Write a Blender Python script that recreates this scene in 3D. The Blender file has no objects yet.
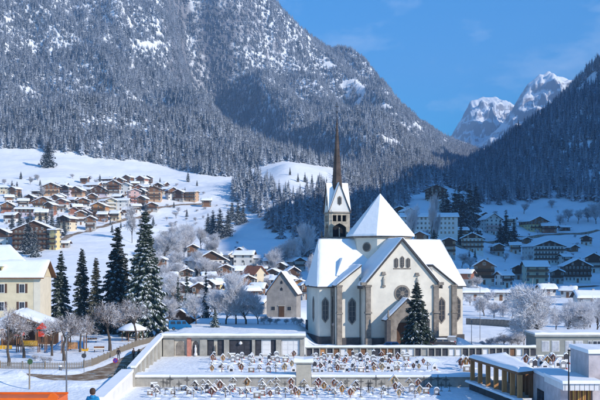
import bpy, math, random
import numpy as np
from mathutils import Vector, Matrix

# ------------------------------------------------------------------ camera, sky, sun, exposure
F = 951.0            # focal length in photograph pixels (600 wide)
CAMZ = 15.5          # eye height above the church square
HOR = 262.0          # row of the horizon
scene = bpy.context.scene
col = scene.collection
cam_d = bpy.data.cameras.new("camera"); cam = bpy.data.objects.new("camera", cam_d); col.objects.link(cam)
cam.location = (0, 0, CAMZ); cam.rotation_euler = (math.radians(90), 0, 0)
cam_d.sensor_width = 36.0; cam_d.lens = F / 600 * 36.0
cam_d.shift_y = (HOR - 200) / 600.0
cam_d.clip_start = 0.5; cam_d.clip_end = 40000
scene.camera = cam
SUN = Vector((0.72, -0.52, 0.43)).normalized()      # direction towards the sun
EL = math.asin(SUN.z); AZ = math.atan2(SUN.x, SUN.y)
w = bpy.data.worlds.new("World"); scene.world = w; w.use_nodes = True
nt = w.node_tree; bg = nt.nodes["Background"]
sky = nt.nodes.new("ShaderNodeTexSky"); sky.sky_type = 'NISHITA'; sky.sun_disc = False
sky.sun_elevation = EL; sky.sun_rotation = AZ; sky.altitude = 1500; sky.air_density = 1.0; sky.dust_density = 0.25; sky.ozone_density = 3.0
hs = nt.nodes.new("ShaderNodeHueSaturation"); hs.inputs['Saturation'].default_value = 2.0; hs.inputs['Value'].default_value = 1.0
nt.links.new(sky.outputs[0], hs.inputs['Color'])
# thin drifting cloud wisps
tcw = nt.nodes.new("ShaderNodeTexCoord"); mpw = nt.nodes.new("ShaderNodeMapping"); mpw.inputs['Scale'].default_value = (7, 7, 16)
mpw.inputs['Location'].default_value = (0.9, 0.3, 1.7)
nzw = nt.nodes.new("ShaderNodeTexNoise"); nzw.inputs['Scale'].default_value = 1.0; nzw.inputs['Detail'].default_value = 7; nzw.inputs['Roughness'].default_value = 0.6
crw = nt.nodes.new("ShaderNodeValToRGB"); crw.color_ramp.elements[0].position = 0.53; crw.color_ramp.elements[1].position = 0.85
crw.color_ramp.elements[1].color = (0.5, 0.5, 0.5, 1)
mxw = nt.nodes.new("ShaderNodeMixRGB"); mxw.inputs[2].default_value = (6.5, 7.0, 7.8, 1)
nt.links.new(tcw.outputs['Generated'], mpw.inputs[0]); nt.links.new(mpw.outputs[0], nzw.inputs[0]); nt.links.new(nzw.outputs[0], crw.inputs[0])
nt.links.new(crw.outputs[0], mxw.inputs[0]); nt.links.new(hs.outputs[0], mxw.inputs[1]); nt.links.new(mxw.outputs[0], bg.inputs[0])
bg.inputs[1].default_value = 0.14
sd = bpy.data.lights.new("sun", 'SUN'); sd.energy = 4.6; sd.angle = math.radians(0.5); sd.color = (1.0, 0.93, 0.83)
so = bpy.data.objects.new("sun", sd); col.objects.link(so); so.location = (200, -300, 300)
so.rotation_euler = (-SUN).to_track_quat('-Z', 'Y').to_euler()
scene.view_settings.view_transform = 'Standard'; scene.view_settings.look = 'None'
scene.view_settings.exposure = 0.68; scene.view_settings.gamma = 1.0; scene.view_settings.use_curve_mapping = False

# ------------------------------------------------------------------ helpers
R = math.radians
rnd = random.Random(7)
def P(px, py, z=0.0):
    "point on the level z seen at photo pixel px, py"
    Y = (CAMZ - z) * F / (py - HOR)
    return Vector(((px - 300) / F * Y, Y, z))
def PX(px, Y): return (px - 300) / F * Y
def PZ(py, Y): return CAMZ + (HOR - py) / F * Y

class MB:
    def __init__(s): s.v = []; s.f = []; s.m = []
    def add(s, vs, fs, m=0):
        o = len(s.v); s.v += [tuple(p) for p in vs]
        for f in fs: s.f.append(tuple(o + i for i in f)); s.m.append(m)
        return s
    def box(s, x0, x1, y0, y1, z0, z1, m=0):
        return s.add([(x0,y0,z0),(x1,y0,z0),(x1,y1,z0),(x0,y1,z0),(x0,y0,z1),(x1,y0,z1),(x1,y1,z1),(x0,y1,z1)],
              [(3,2,1,0),(4,5,6,7),(0,1,5,4),(1,2,6,5),(2,3,7,6),(3,0,4,7)], m)
    def prism(s, pts, z0, z1, m=0, top=None):
        n = len(pts); tp = top or pts
        vs = [(p[0],p[1],z0) for p in pts] + [(p[0],p[1],z1) for p in tp]
        fs = [(i,(i+1)%n,n+(i+1)%n,n+i) for i in range(n)] + [tuple(range(n-1,-1,-1)), tuple(range(n,2*n))]
        return s.add(vs, fs, m)
    def xz(s, pts, y0, y1, m=0):
        "profile in x,z (counter-clockwise seen from -y) pulled along y"
        n = len(pts)
        vs = [(p[0],y0,p[1]) for p in pts] + [(p[0],y1,p[1]) for p in pts]
        fs = [tuple(range(n)), tuple(range(2*n-1,n-1,-1))] + [((i+1)%n,i,n+i,n+(i+1)%n) for i in range(n)]
        return s.add(vs, fs, m)
    def yz(s, pts, x0, x1, m=0):
        n = len(pts)
        vs = [(x0,p[0],p[1]) for p in pts] + [(x1,p[0],p[1]) for p in pts]
        fs = [tuple(range(n-1,-1,-1)), tuple(range(n,2*n))] + [(i,(i+1)%n,n+(i+1)%n,n+i) for i in range(n)]
        return s.add(vs, fs, m)
    def tube(s, p0, p1, r0, r1=None, n=8, m=0, cap=True):
        if r1 is None: r1 = r0
        p0 = Vector(p0); p1 = Vector(p1); d = (p1-p0).normalized()
        a = d.cross(Vector((0,0,1)) if abs(d.z) < .9 else Vector((1,0,0))).normalized(); b = d.cross(a)
        vs = []
        for p, r in ((p0,r0),(p1,r1)):
            for i in range(n):
                t = 2*math.pi*i/n; vs.append(p + a*(r*math.cos(t)) + b*(r*math.sin(t)))
        fs = [((i+1)%n,i,n+i,n+(i+1)%n) for i in range(n)]
        if cap: fs += [tuple(range(n)), tuple(range(2*n-1,n-1,-1))]
        return s.add(vs, fs, m)
    def lathe(s, prof, n=12, c=(0,0,0), m=0):
        vs = []; fs = []
        for r, z in prof:
            for i in range(n):
                t = 2*math.pi*i/n; vs.append((c[0]+r*math.cos(t), c[1]+r*math.sin(t), c[2]+z))
        for k in range(len(prof)-1):
            for i in range(n): fs.append((k*n+i, k*n+(i+1)%n, (k+1)*n+(i+1)%n, (k+1)*n+i))
        fs.append(tuple(range(n-1,-1,-1))); fs.append(tuple(range((len(prof)-1)*n, len(prof)*n)))
        return s.add(vs, fs, m)
    def mesh(s, name, mats, smooth=False):
        me = bpy.data.meshes.new(name); me.from_pydata(s.v, [], s.f)
        for mt in (mats if isinstance(mats, (list, tuple)) else [mats]): me.materials.append(mt)
        if any(s.m): me.polygons.foreach_set('material_index', s.m)
        if smooth: me.polygons.foreach_set('use_smooth', [True]*len(me.polygons))
        me.update(); return me
    def build(s, name, mats, parent=None, smooth=False, loc=None, rz=0):
        return link(name, s.mesh(name, mats, smooth), parent, loc, rz)
def link(name, me, parent=None, loc=None, rz=0):
    o = bpy.data.objects.new(name, me); col.objects.link(o)
    if parent: o.parent = parent
    if loc is not None: o.location = loc
    if rz: o.rotation_euler = (0, 0, rz)
    return o
def tag(o, label, cat, group=None):
    o['label'] = label; o['category'] = cat
    if group: o['group'] = group
    return o
def thing(name, label, cat, loc=(0,0,0), rz=0, group=None):
    o = bpy.data.objects.new(name, None); col.objects.link(o); o.empty_display_size = .3
    o.location = loc; o.rotation_euler = (0,0,rz); return tag(o, label, cat, group)
def struct(o, label=None):
    o['kind'] = 'structure'
    if label: o['label'] = label
    return o
def copy_tree(o, parent=None):
    c = o.copy(); col.objects.link(c)
    if parent: c.parent = parent
    for ch in o.children: copy_tree(ch, c)
    return c

# ------------------------------------------------------------------ materials
MATS = {}
def mat(name, c, rough=.8, var=.12, scale=1.5, bump=0.0, bscale=None, c2=None, metal=0.0, stretch=None, spec=0.3, bdist=.08):
    if name in MATS: return MATS[name]
    m = bpy.data.materials.new(name); m.use_nodes = True; t = m.node_tree; b = t.nodes['Principled BSDF']
    b.inputs['Roughness'].default_value = rough; b.inputs['Metallic'].default_value = metal; b.inputs['Specular IOR Level'].default_value = spec
    tc = t.nodes.new('ShaderNodeTexCoord'); src = tc.outputs['Object']
    if stretch:
        mp = t.nodes.new('ShaderNodeMapping'); mp.inputs['Scale'].default_value = stretch; t.links.new(src, mp.inputs[0]); src = mp.outputs[0]
    nz = t.nodes.new('ShaderNodeTexNoise'); nz.inputs['Scale'].default_value = scale; nz.inputs['Detail'].default_value = 5; nz.inputs['Roughness'].default_value = .65
    t.links.new(src, nz.inputs['Vector'])
    cr = t.nodes.new('ShaderNodeValToRGB'); cr.color_ramp.elements[0].position = .32; cr.color_ramp.elements[1].position = .68
    a = [x*(1-var) for x in c]; d = c2 if c2 else [min(1, x*(1+var)) for x in c]
    cr.color_ramp.elements[0].color = (*a, 1); cr.color_ramp.elements[1].color = (*d, 1)
    t.links.new(nz.outputs[0], cr.inputs[0]); t.links.new(cr.outputs[0], b.inputs['Base Color'])
    if bump:
        n2 = t.nodes.new('ShaderNodeTexNoise'); n2.inputs['Scale'].default_value = bscale or scale*4; n2.inputs['Detail'].default_value = 4
        t.links.new(src, n2.inputs['Vector']); bp = t.nodes.new('ShaderNodeBump'); bp.inputs['Strength'].default_value = bump; bp.inputs['Distance'].default_value = bdist
        t.links.new(n2.outputs[0], bp.inputs['Height']); t.links.new(bp.outputs[0], b.inputs['Normal'])
    MATS[name] = m; return m
SNOW = mat('snow', (.85,.865,.885), .7, .05, .35, .9, 1.3, spec=.2, bdist=.22)
SNOWR = mat('roof_snow', (.85,.865,.885), .7, .03, .4, .5, 1.1, spec=.2, bdist=.12)
CREAM = mat('cream_plaster', (.69,.63,.53), .9, .13, .3, .15, 5)
YPLASTER = mat('ochre_plaster', (.68,.575,.39), .9, .13, .45, .15, 5)
WHITEP = mat('white_plaster', (.68,.66,.62), .9, .1, .4)
STONEB = mat('brown_stone', (.24,.205,.17), .9, .35, 1.1, .3, 4)
STONED = mat('dark_plinth', (.075,.07,.07), .85, .3, 1.2, .3, 5)
STONEG = mat('pale_stone', (.36,.335,.29), .9, .22, .8, .4, 4)
STONEL = mat('lilac_stone', (.5,.44,.44), .85, .2, .9, .35, 3)
CONC = mat('concrete', (.36,.35,.31), .9, .2, .7, .3, 4)
TOWERS = mat('tower_stone', (.42,.36,.28), .9, .35, 1.0, .5, 3)
WOODD = mat('dark_wood', (.085,.045,.026), .8, .3, 1.2, .2, 8, stretch=(5,5,.7))
WOODM = mat('brown_wood', (.2,.1,.05), .8, .3, 1.2, .2, 8, stretch=(5,5,.7))
WOODO = mat('orange_wood', (.5,.24,.09), .75, .25, 1.5, .2, 8, stretch=(5,5,.7))
WOODG = mat('grey_wood', (.26,.22,.17), .9, .3, 2, .3, 8, stretch=(3,3,.6))
IRON = mat('iron', (.02,.02,.022), .6, .2, 4, metal=.4)
METAL = mat('galvanised_metal', (.2,.2,.21), .45, .2, 4, metal=.7)
GLASS = mat('window_glass', (.03,.035,.045), .12, .4, .9, spec=.6)
SHUT = mat('shutter_brown', (.1,.05,.03), .7, .2, 3)
FRAMEW = mat('window_frame_white', (.7,.68,.64), .7, .05, 3)
COPPER = mat('spire_copper', (.07,.05,.042), .7, .35, .9, .2, 3)
LEDGE = mat('slate_edge', (.05,.047,.047), .7, .2, 2)
ASPH = mat('wet_asphalt', (.1,.082,.065), .5, .35, .5, .25, 3, c2=(.26,.235,.2))

def snow_leaf(name, dark, snowc=(.78,.81,.86), thr=.0, rough=.85, tint=.5):
    "foliage: needle colour with snow where the face carries it; each tree slightly different"
    m = bpy.data.materials.new(name); m.use_nodes = True; t = m.node_tree; b = t.nodes['Principled BSDF']
    b.inputs['Roughness'].default_value = rough; b.inputs['Specular IOR Level'].default_value = .15
    at = t.nodes.new('ShaderNodeAttribute'); at.attribute_name = 'sn'
    oi = t.nodes.new('ShaderNodeObjectInfo')
    hv = t.nodes.new('ShaderNodeMixRGB'); hv.inputs[1].default_value = (*[x*.6 for x in dark],1); hv.inputs[2].default_value = (*[min(1,x*1.6) for x in dark],1)
    t.links.new(oi.outputs['Random'], hv.inputs[0])
    ma = t.nodes.new('ShaderNodeMath'); ma.operation = 'MULTIPLY_ADD'; ma.inputs[1].default_value = tint; ma.inputs[2].default_value = 1-tint*.6
    t.links.new(oi.outputs['Random'], ma.inputs[0])
    mu = t.nodes.new('ShaderNodeMath'); mu.operation = 'MULTIPLY'; mu.use_clamp = True
    t.links.new(at.outputs['Fac'], mu.inputs[0]); t.links.new(ma.outputs[0], mu.inputs[1])
    mx = t.nodes.new('ShaderNodeMixRGB'); mx.inputs[2].default_value = (*snowc,1)
    t.links.new(mu.outputs[0], mx.inputs[0]); t.links.new(hv.outputs[0], mx.inputs[1]); t.links.new(mx.outputs[0], b.inputs['Base Color'])
    MATS[name] = m; return m
NEEDLE = snow_leaf('snowy_needles', (.022,.04,.022))
NEEDLEB = snow_leaf('brownish_needles', (.06,.055,.025))
FORESTM = snow_leaf('frosted_forest', (.045,.062,.078), (.76,.81,.9), tint=.8)
MEADM = snow_leaf('frosted_needles', (.03,.044,.045), (.78,.82,.88), tint=.4)
FROST = snow_leaf('frosted_twigs', (.15,.11,.09), (.8,.78,.8))
HOAR = snow_leaf('hoar_frosted_twigs', (.36,.34,.35), (.82,.83,.87), tint=.3)
BARK = mat('bark', (.09,.07,.055), .9, .3, 3, .4, 12)

# ------------------------------------------------------------------ noise helpers for the land
def vnoise(x, y, seed=0):
    xi = np.floor(x).astype(np.int64); yi = np.floor(y).astype(np.int64); xf = x-xi; yf = y-yi
    def h(a, b):
        n = (a*374761393 + b*668265263 + seed*982451653) & 0xffffffff
        n = ((n ^ (n >> 13)) * 1274126177) & 0xffffffff
        return ((n ^ (n >> 16)) & 0xffff)/65535.0
    u = xf*xf*(3-2*xf); v = yf*yf*(3-2*yf)
    return (h(xi,yi)*(1-u)+h(xi+1,yi)*u)*(1-v)+(h(xi,yi+1)*(1-u)+h(xi+1,yi+1)*u)*v
def fbm(x, y, oct=4, seed=0):
    s = 0; a = .5
    for i in range(oct): s = s + a*(vnoise(x, y, seed+i)-.5)*2; x = x*2.03+17.1; y = y*2.03+5.3; a *= .5
    return s
def ridged(x, y, oct=4, seed=0):
    s = 0; a = .5
    for i in range(oct): s = s + a*(1-np.abs(2*vnoise(x, y, seed+i)-1)*2); x = x*2.1+7.7; y = y*2.1+3.1; a *= .5
    return s
def grid_mesh(name, X, Y, Z, mats, parent=None, smooth=True):
    nr, nc = X.shape
    me = bpy.data.meshes.new(name); n = nr*nc
    me.vertices.add(n); me.vertices.foreach_set('co', np.stack([X,Y,Z],-1).reshape(-1).astype(np.float32))
    idx = np.arange(n).reshape(nr,nc)
    q = np.stack([idx[:-1,:-1],idx[:-1,1:],idx[1:,1:],idx[1:,:-1]],-1).reshape(-1,4); nf = len(q)
    me.loops.add(nf*4); me.loops.foreach_set('vertex_index', q.reshape(-1).astype(np.int32))
    me.polygons.add(nf); me.polygons.foreach_set('loop_start', np.arange(0,nf*4,4,dtype=np.int32))
    for mt in (mats if isinstance(mats,(list,tuple)) else [mats]): me.materials.append(mt)
    me.update(calc_edges=True); me.validate()
    if smooth: me.polygons.foreach_set('use_smooth', np.ones(nf, dtype=bool))
    return link(name, me, parent)

# ------------------------------------------------------------------ the valley: heights per viewing direction and distance
def col_(*a):   # (distance, row) pairs; rows become heights.  a tuple of three gives a height directly
    return [(t[0], t[2] if len(t) == 3 else PZ(t[1], t[0])) for t in a]
Z = None
COLS = {
 -350: col_((180,Z,0),(300,Z,4),(420,Z,10),(560,250),(700,222),(850,190),(1000,163),(1150,146),(1600,85),(2100,10),(2600,-80),(3200,-140),(5000,Z,300)),
 0:   col_((180,Z,0),(300,Z,2),(420,Z,6),(500,262),(560,250),(700,224),(850,192),(1000,165),(1130,150),(1600,90),(2100,20),(2600,-60),(3200,-130),(5000,Z,300)),
 60:  col_((180,Z,0),(300,Z,2),(420,Z,6),(500,260),(560,248),(700,222),(850,194),(1000,168),(1130,152),(1600,92),(2100,20),(2600,-60),(3200,-120),(5000,Z,300)),
 120: col_((180,Z,0),(300,Z,1),(420,Z,4),(500,263),(600,242),(700,226),(850,200),(1000,177),(1130,162),(1600,96),(2150,20),(2600,-55),(3200,-100),(5000,Z,300)),
 180: col_((180,Z,0),(300,Z,0),(420,Z,2),(500,281),(540,274),(580,259),(640,242),(750,222),(880,199),(1000,184),(1150,170),(1650,100),(2200,20),(2650,-45),(3200,-70),(5000,Z,300)),
 240: col_((180,Z,0),(300,Z,0),(420,Z,0),(500,287),(540,273),(580,257),(650,241),(750,220),(850,201),(950,184),(1000,180),(1080,180),(1200,170),(1700,105),(2250,30),(2650,-20),(3000,-30),(5000,Z,300)),
 285: col_((180,Z,0),(300,Z,0),(420,Z,0),(500,284),(540,270),(600,252),(700,225),(800,200),(900,178),(960,165),(1000,162),(1060,166),(1250,160),(1700,112),(2200,60),(2600,36),(2800,18),(3000,34),(5000,Z,300)),
 330: col_((180,Z,0),(300,Z,0),(420,Z,2),(500,282),(540,270),(600,254),(700,230),(800,207),(900,185),(960,174),(1000,171),(1060,175),(1250,172),(1700,130),(2200,92),(2600,80),(2850,66),(3100,84),(5000,Z,300)),
 365: col_((180,Z,0),(300,Z,0),(420,Z,6),(520,262),(600,246),(700,226),(800,208),(900,198),(1100,190),(1300,180),(1700,150),(2200,115),(2700,94),(2950,82),(3300,104),(5000,Z,300)),
 420: col_((180,Z,0),(300,Z,0),(400,Z,8),(520,242),(650,222),(800,202),(900,190),(1000,180),(1100,172),(1200,170),(1400,178),(1700,172),(2400,145),(3000,122),(3300,115),(3600,130),(5000,Z,300)),
 450: col_((180,Z,0),(300,Z,0),(400,Z,6),(520,248),(650,228),(800,208),(900,197),(1000,190),(1200,182),(1400,178),(1800,174),(2600,158),(3300,141),(3550,137),(3900,150),(5000,Z,300)),
 485: col_((180,Z,0),(300,Z,0),(400,Z,3),(480,279),(600,250),(700,233),(800,217),(950,202),(1150,185),(1400,165),(1550,158),(1750,172),(2600,168),(3500,152),(4000,150),(4400,165),(5000,Z,300)),
 540: col_((180,Z,0),(300,Z,-1),(400,Z,2),(500,280),(550,272),(610,261),(700,246),(800,229),(900,206),(1200,165),(1500,128),(1620,118),(1800,150),(2600,190),(5000,Z,300)),
 600: col_((180,Z,0),(300,Z,-1),(400,Z,2),(500,282),(570,270),(650,258),(750,238),(850,214),(1000,185),(1300,125),(1600,72),(1700,62),(1900,90),(2600,150),(5000,Z,300)),
 720: col_((180,Z,0),(300,Z,2),(400,Z,10),(500,270),(650,240),(850,195),(1000,160),(1300,85),(1600,20),(1900,-30),(2200,0),(2600,60),(5000,Z,300)),
 900: col_((180,Z,2),(300,Z,25),(400,Z,60),(500,215),(650,170),(850,110),(1300,0),(1900,-100),(2600,-60),(5000,Z,300)),
}
US = np.linspace(-.62, .60, 420)
YS = np.concatenate([np.linspace(184, 700, 190)[:-1], np.geomspace(700, 4900, 230)])
cp = sorted(COLS); CU = np.array([(p-300)/F for p in cp])
tab = np.array([np.interp(YS, [q[0] for q in COLS[p]], [q[1] for q in COLS[p]]) for p in cp])   # columns x rows
def smooth1(a, k, ax):
    ker = np.hanning(k+2)[1:-1]; ker /= ker.sum(); pad = [(0,0)]*a.ndim; pad[ax] = (k//2, k//2)
    return np.apply_along_axis(lambda r: np.convolve(r, ker, 'valid'), ax, np.pad(a, pad, mode='edge'))
ZG = np.array([np.interp(US, CU, tab[:,j]) for j in range(len(YS))])           # rows x columns
ZG = smooth1(smooth1(ZG, 9, 0), 13, 1)
UU, YY = np.meshgrid(US, YS); XX = UU*YY
far = np.clip((YY-1050)/600, 0, 1); mid = np.clip((YY-420)/300, 0, 1)
ZG += far*(ridged((XX+.35*YY)/330, (YY-.2*XX)/900, 4, 3)-.1)*120*np.clip(YY/2000,.35,1.25)*np.clip((.17-UU)/.1,.12,1) + mid*fbm(XX/60, YY/45, 3, 11)*4.5 + mid*fbm(XX/14, YY/14, 3, 15)*.9 + far*fbm(XX/90, YY/90, 3, 5)*10
# gullies cut down the big face (upper left to lower right in the picture)
def gully(p0, p1, wd, dep):
    global ZG
    a = np.array([PX(p0[0],p0[1]), p0[1]]); b = np.array([PX(p1[0],p1[1]), p1[1]]); d = b-a; L2 = (d**2).sum()
    t = np.clip(((XX-a[0])*d[0]+(YY-a[1])*d[1])/L2, 0, 1)
    ds = np.hypot(XX-a[0]-t*d[0], YY-a[1]-t*d[1])
    ZG = ZG - dep*np.exp(-(ds/wd)**2)*np.clip(np.minimum(t, 1-t)*6+.25, 0, 1)
gully((178,2750),(206,1800),80,200); gully((212,2650),(312,1400),95,250); gully((262,2700),(350,1800),55,80); gully((80,2600),(110,1500),80,80); gully((20,2600),(50,1500),70,70); gully((132,2600),(168,1400),55,75)
gully((330,2650),(390,1900),50,32)
def sm_(t): t = np.clip(t, 0, 1); return t*t*(3-2*t)
def bank_z(x, y): return 2.4*sm_((x+26)/3)*sm_((3.4-x)/4.5)*sm_((y-160.4)/1.0)*sm_((340-y)/110)
ZG = ZG + bank_z(XX, YY)
ZG[YS < 192] -= .35
def tz(x, y):
    "height of the land at x, y (arrays or numbers)"
    u = np.asarray(x)/np.asarray(y); yy = np.asarray(y, dtype=float)
    fu = np.clip((u-US[0])/(US[1]-US[0]), 0, len(US)-1.001); fj = np.clip(np.interp(yy, YS, np.arange(len(YS))), 0, len(YS)-1.001)
    i = fu.astype(int); j = fj.astype(int); a = fu-i; b = fj-j
    return (ZG[j,i]*(1-a)+ZG[j,i+1]*a)*(1-b)+(ZG[j+1,i]*(1-a)+ZG[j+1,i+1]*a)*b
def hit(px, py, ymin=200.):
    "where the line of sight through a pixel first meets the land"
    ys = np.geomspace(ymin, 4800, 3000); zl = PZ(py, ys); zt = tz(PX(px, ys), ys)
    k = np.argmax(zt >= zl)
    if zt[k] < zl[k]: k = len(ys)//2
    return Vector((float(PX(px, ys[k])), float(ys[k]), float(zt[k])))
# land material: snow, bare rock showing on the steepest breaks
def land_mat():
    m = bpy.data.materials.new('snow_land'); m.use_nodes = True; t = m.node_tree; b = t.nodes['Principled BSDF']; b.inputs['Roughness'].default_value = .75; b.inputs['Specular IOR Level'].default_value = .15
    g = t.nodes.new('ShaderNodeNewGeometry'); sp = t.nodes.new('ShaderNodeSeparateXYZ'); t.links.new(g.outputs['Normal'], sp.inputs[0])
    tc = t.nodes.new('ShaderNodeTexCoord'); nz = t.nodes.new('ShaderNodeTexNoise'); nz.inputs['Scale'].default_value = .03; nz.inputs['Detail'].default_value = 8; nz.inputs['Roughness'].default_value = .7
    t.links.new(tc.outputs['Object'], nz.inputs[0])
    ad = t.nodes.new('ShaderNodeMath'); ad.operation = 'MULTIPLY_ADD'; ad.inputs[1].default_value = .5; t.links.new(nz.outputs[0], ad.inputs[0]); t.links.new(sp.outputs[2], ad.inputs[2])
    cr = t.nodes.new('ShaderNodeValToRGB'); cr.color_ramp.elements[0].position = .72; cr.color_ramp.elements[1].position = .84
    cr.color_ramp.elements[0].color = (.2,.2,.22,1); cr.color_ramp.elements[1].color = (.85,.865,.885,1); t.links.new(ad.outputs[0], cr.inputs[0])
    n2 = t.nodes.new('ShaderNodeTexNoise'); n2.inputs['Scale'].default_value = .12; n2.inputs['Detail'].default_value = 7; t.links.new(tc.outputs['Object'], n2.inputs[0])
    bp = t.nodes.new('ShaderNodeBump'); bp.inputs['Strength'].default_value = .5; bp.inputs['Distance'].default_value = 1.6; t.links.new(n2.outputs[0], bp.inputs['Height']); t.links.new(bp.outputs[0], b.inputs['Normal'])
    t.links.new(cr.outputs[0], b.inputs['Base Color']); return m
LAND = land_mat()
struct(grid_mesh('terrain', XX, YY, ZG, LAND), 'snow covered valley floor, meadows and forested mountain slopes')

# the near ground: church square, terraced churchyard, and the bank below the viewpoint
gx = np.arange(-112, 112.1, .7); gy = np.arange(-40, 190.1, .7)
GX, GY = np.meshgrid(gx, gy)
def near_z(x, y):
    z = np.zeros_like(x)
    bank = np.interp(y, [-40, 47, 103, 104], [8.5, 8.5, 0, 0]); z = np.maximum(z, bank)
    low = (x > -22.6) & (x < 40) & (y < 128.3) & (y > 100)
    z = np.where(low, -1.3, z)
    rampl = (x > -22.6) & (x < 40) & (y <= 100); z = np.where(rampl, np.interp(y, [-40,47,99,100], [8.5,8.5,-1.3,-1.3]), z)
    midt = (x > -22.6) & (x < 24) & (y >= 128.3) & (y < 150); z = np.where(midt, -.3+np.clip((y-136)/12,0,1)*.3, z)
    return z
def heap(x, y, cx, cy, rx, ry, h): return h*np.exp(-(((x-cx)/rx)**2+((y-cy)/ry)**2))
ROAD = [((8,374.5),3.6),((30,376),4.6),((52,378),6.2),((78,378.5),7.2),((100,375.),6.4),((117,367.5),4.8),((129,361),3.8),((141,353.5),3.2),((154,346.5),3.0),((165,341),2.8)]
RP = [(P(*p), wd) for p, wd in ROAD]
def road_dist(x, y):
    best = np.full(x.shape, 1e9)
    for (a, wa), (b, wb) in zip(RP[:-1], RP[1:]):
        d = b-a; L2 = d.x**2+d.y**2; t = np.clip(((x-a.x)*d.x+(y-a.y)*d.y)/L2, 0, 1)
        ds = np.hypot(x-a.x-t*d.x, y-a.y-t*d.y) - (wa+(wb-wa)*t)/2; best = np.minimum(best, ds)
    return best
def ground_z(x, y):
    x = np.asarray(x, dtype=float); y = np.asarray(y, dtype=float)
    z = near_z(x, y); z = z + fbm(x/6, y/6, 3, 21)*.10 + fbm(x/1.7, y/1.7, 2, 31)*.04
    z = z + heap(x,y,-35.5,126.5,3.2,3.0,1.5)+heap(x,y,-40,122,3.5,3.5,1.0)+heap(x,y,-31,120,4,1.6,.55)+heap(x,y,-27.5,118,2.5,1.6,.5)
    z = z + heap(x,y,28.5,172,2.6,2.0,1.9)+heap(x,y,25,168.5,2.2,1.4,.9)+heap(x,y,19.0,149,2.5,2,.8)+heap(x,y,2,197,5,8,1.6)
    z = z + heap(x,y,-27.2,150,.9,1.4,.5)+heap(x,y,-29,135,1.2,3,.3)+heap(x,y,-34,132.6,5,1.0,.3)
    rd = road_dist(x, y); z = np.where(rd < .9, np.minimum(z, -.06+np.clip(rd,0,.9)*.35), z)
    z = z + np.exp(-((rd-1.3)/.6)**2)*.22*(x < -23.2)
    z = np.where(y > 186, z*np.clip((190-y)/4,0,1), z)
    z = z + fbm(x/.9, y/.9, 2, 35)*.05*((x > -22)&(x < 24)&(y > 110)&(y < 156))
    return z + bank_z(x, y)
struct(grid_mesh('ground', GX, GY, ground_z(GX, GY), SNOW), 'trodden snow of the church square and churchyard')
def gz(x, y): return float(ground_z(np.array([float(x)]), np.array([float(y)]))[0])
# road surface
mb = MB(); L = []
for k in range(len(RP)-1):
    (a, wa), (b, wb) = RP[k], RP[k+1]
    for t in np.linspace(0, 1, 8, endpoint=(k == len(RP)-2)): L.append((a.lerp(b, t), wa+(wb-wa)*t))
pts = []
for i, (p, wd) in enumerate(L):
    q0 = L[max(0,i-3)][0]; q1 = L[min(len(L)-1,i+3)][0]; d = (q1-q0).normalized(); n = Vector((-d.y, d.x, 0)); row = []
    for k in range(9):
        s = (k/4-1)*(wd/2+.25); row.append((p.x+n.x*s, p.y+n.y*s, -.012 + .03*(1-abs(k/4-1))))
    pts.append(row)
A = np.array(pts)
def road_mat():
    m = bpy.data.materials.new('slushy_road'); m.use_nodes = True; t = m.node_tree; b = t.nodes['Principled BSDF']; b.inputs['Roughness'].default_value = .95; b.inputs['Specular IOR Level'].default_value = .1
    tc = t.nodes.new('ShaderNodeTexCoord'); nz = t.nodes.new('ShaderNodeTexNoise'); nz.inputs['Scale'].default_value = .55; nz.inputs['Detail'].default_value = 8; nz.inputs['Roughness'].default_value = .7
    t.links.new(tc.outputs['Object'], nz.inputs[0]); cr = t.nodes.new('ShaderNodeValToRGB'); e = cr.color_ramp.elements
    e[0].position = .3; e[0].color = (.1,.062,.036,1); e[1].position = .72; e[1].color = (.75,.74,.72,1)
    x = e.new(.46); x.color = (.22,.14,.082,1); x = e.new(.57); x.color = (.38,.31,.23,1)
    t.links.new(nz.outputs[0], cr.inputs[0]); t.links.new(cr.outputs[0], b.inputs['Base Color']); return m
struct(grid_mesh('road', A[:,:,0], A[:,:,1], A[:,:,2], road_mat()), 'narrow slushy brown road curving past the playground fence')

# lanes through the village, cleared to slush
def lane(label, pp, wd):
    H_ = [hit(*p) for p in pp]; L_ = []
    for p, q in zip(H_[:-1], H_[1:]):
        for t in np.linspace(0, 1, 14, endpoint=False): L_.append(p.lerp(q, t))
    L_.append(H_[-1]); X_ = []; 
    xs_ = smooth1(np.array([[p.x, p.y] for p in L_]), 9, 0)
    d_ = np.gradient(xs_, axis=0); n_ = np.stack([-d_[:,1], d_[:,0]], -1); n_ /= np.linalg.norm(n_, axis=1)[:,None]
    k_ = np.linspace(-1, 1, 5); GXl = xs_[:,0][:,None]+n_[:,0][:,None]*k_*wd/2; GYl = xs_[:,1][:,None]+n_[:,1][:,None]*k_*wd/2
    struct(grid_mesh('lane', GXl, GYl, tz(GXl, GYl)+.35, RDM), label)
RDM = road_mat()
lane('slushy lane winding through the sunny village', [(2,252),(30,254),(62,240),(95,228),(125,220),(150,211),(178,205),(206,204)], 4.5)
lane('cleared lane along the upper rows of the village', [(2,214),(30,211),(58,206),(88,201),(118,198),(140,190),(160,186)], 4.0)
lane('cleared lane across the shaded slope', [(455,246),(480,241),(510,237),(545,235),(575,234),(600,230)], 4.5)
lane('cleared lane in front of the shaded chalets', [(470,298),(500,293),(530,290),(565,288),(600,286)], 4.5)
lane('slushy lane between the valley floor houses', [(176,300),(200,296),(230,299),(262,302),(285,306)], 4.5)
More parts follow.
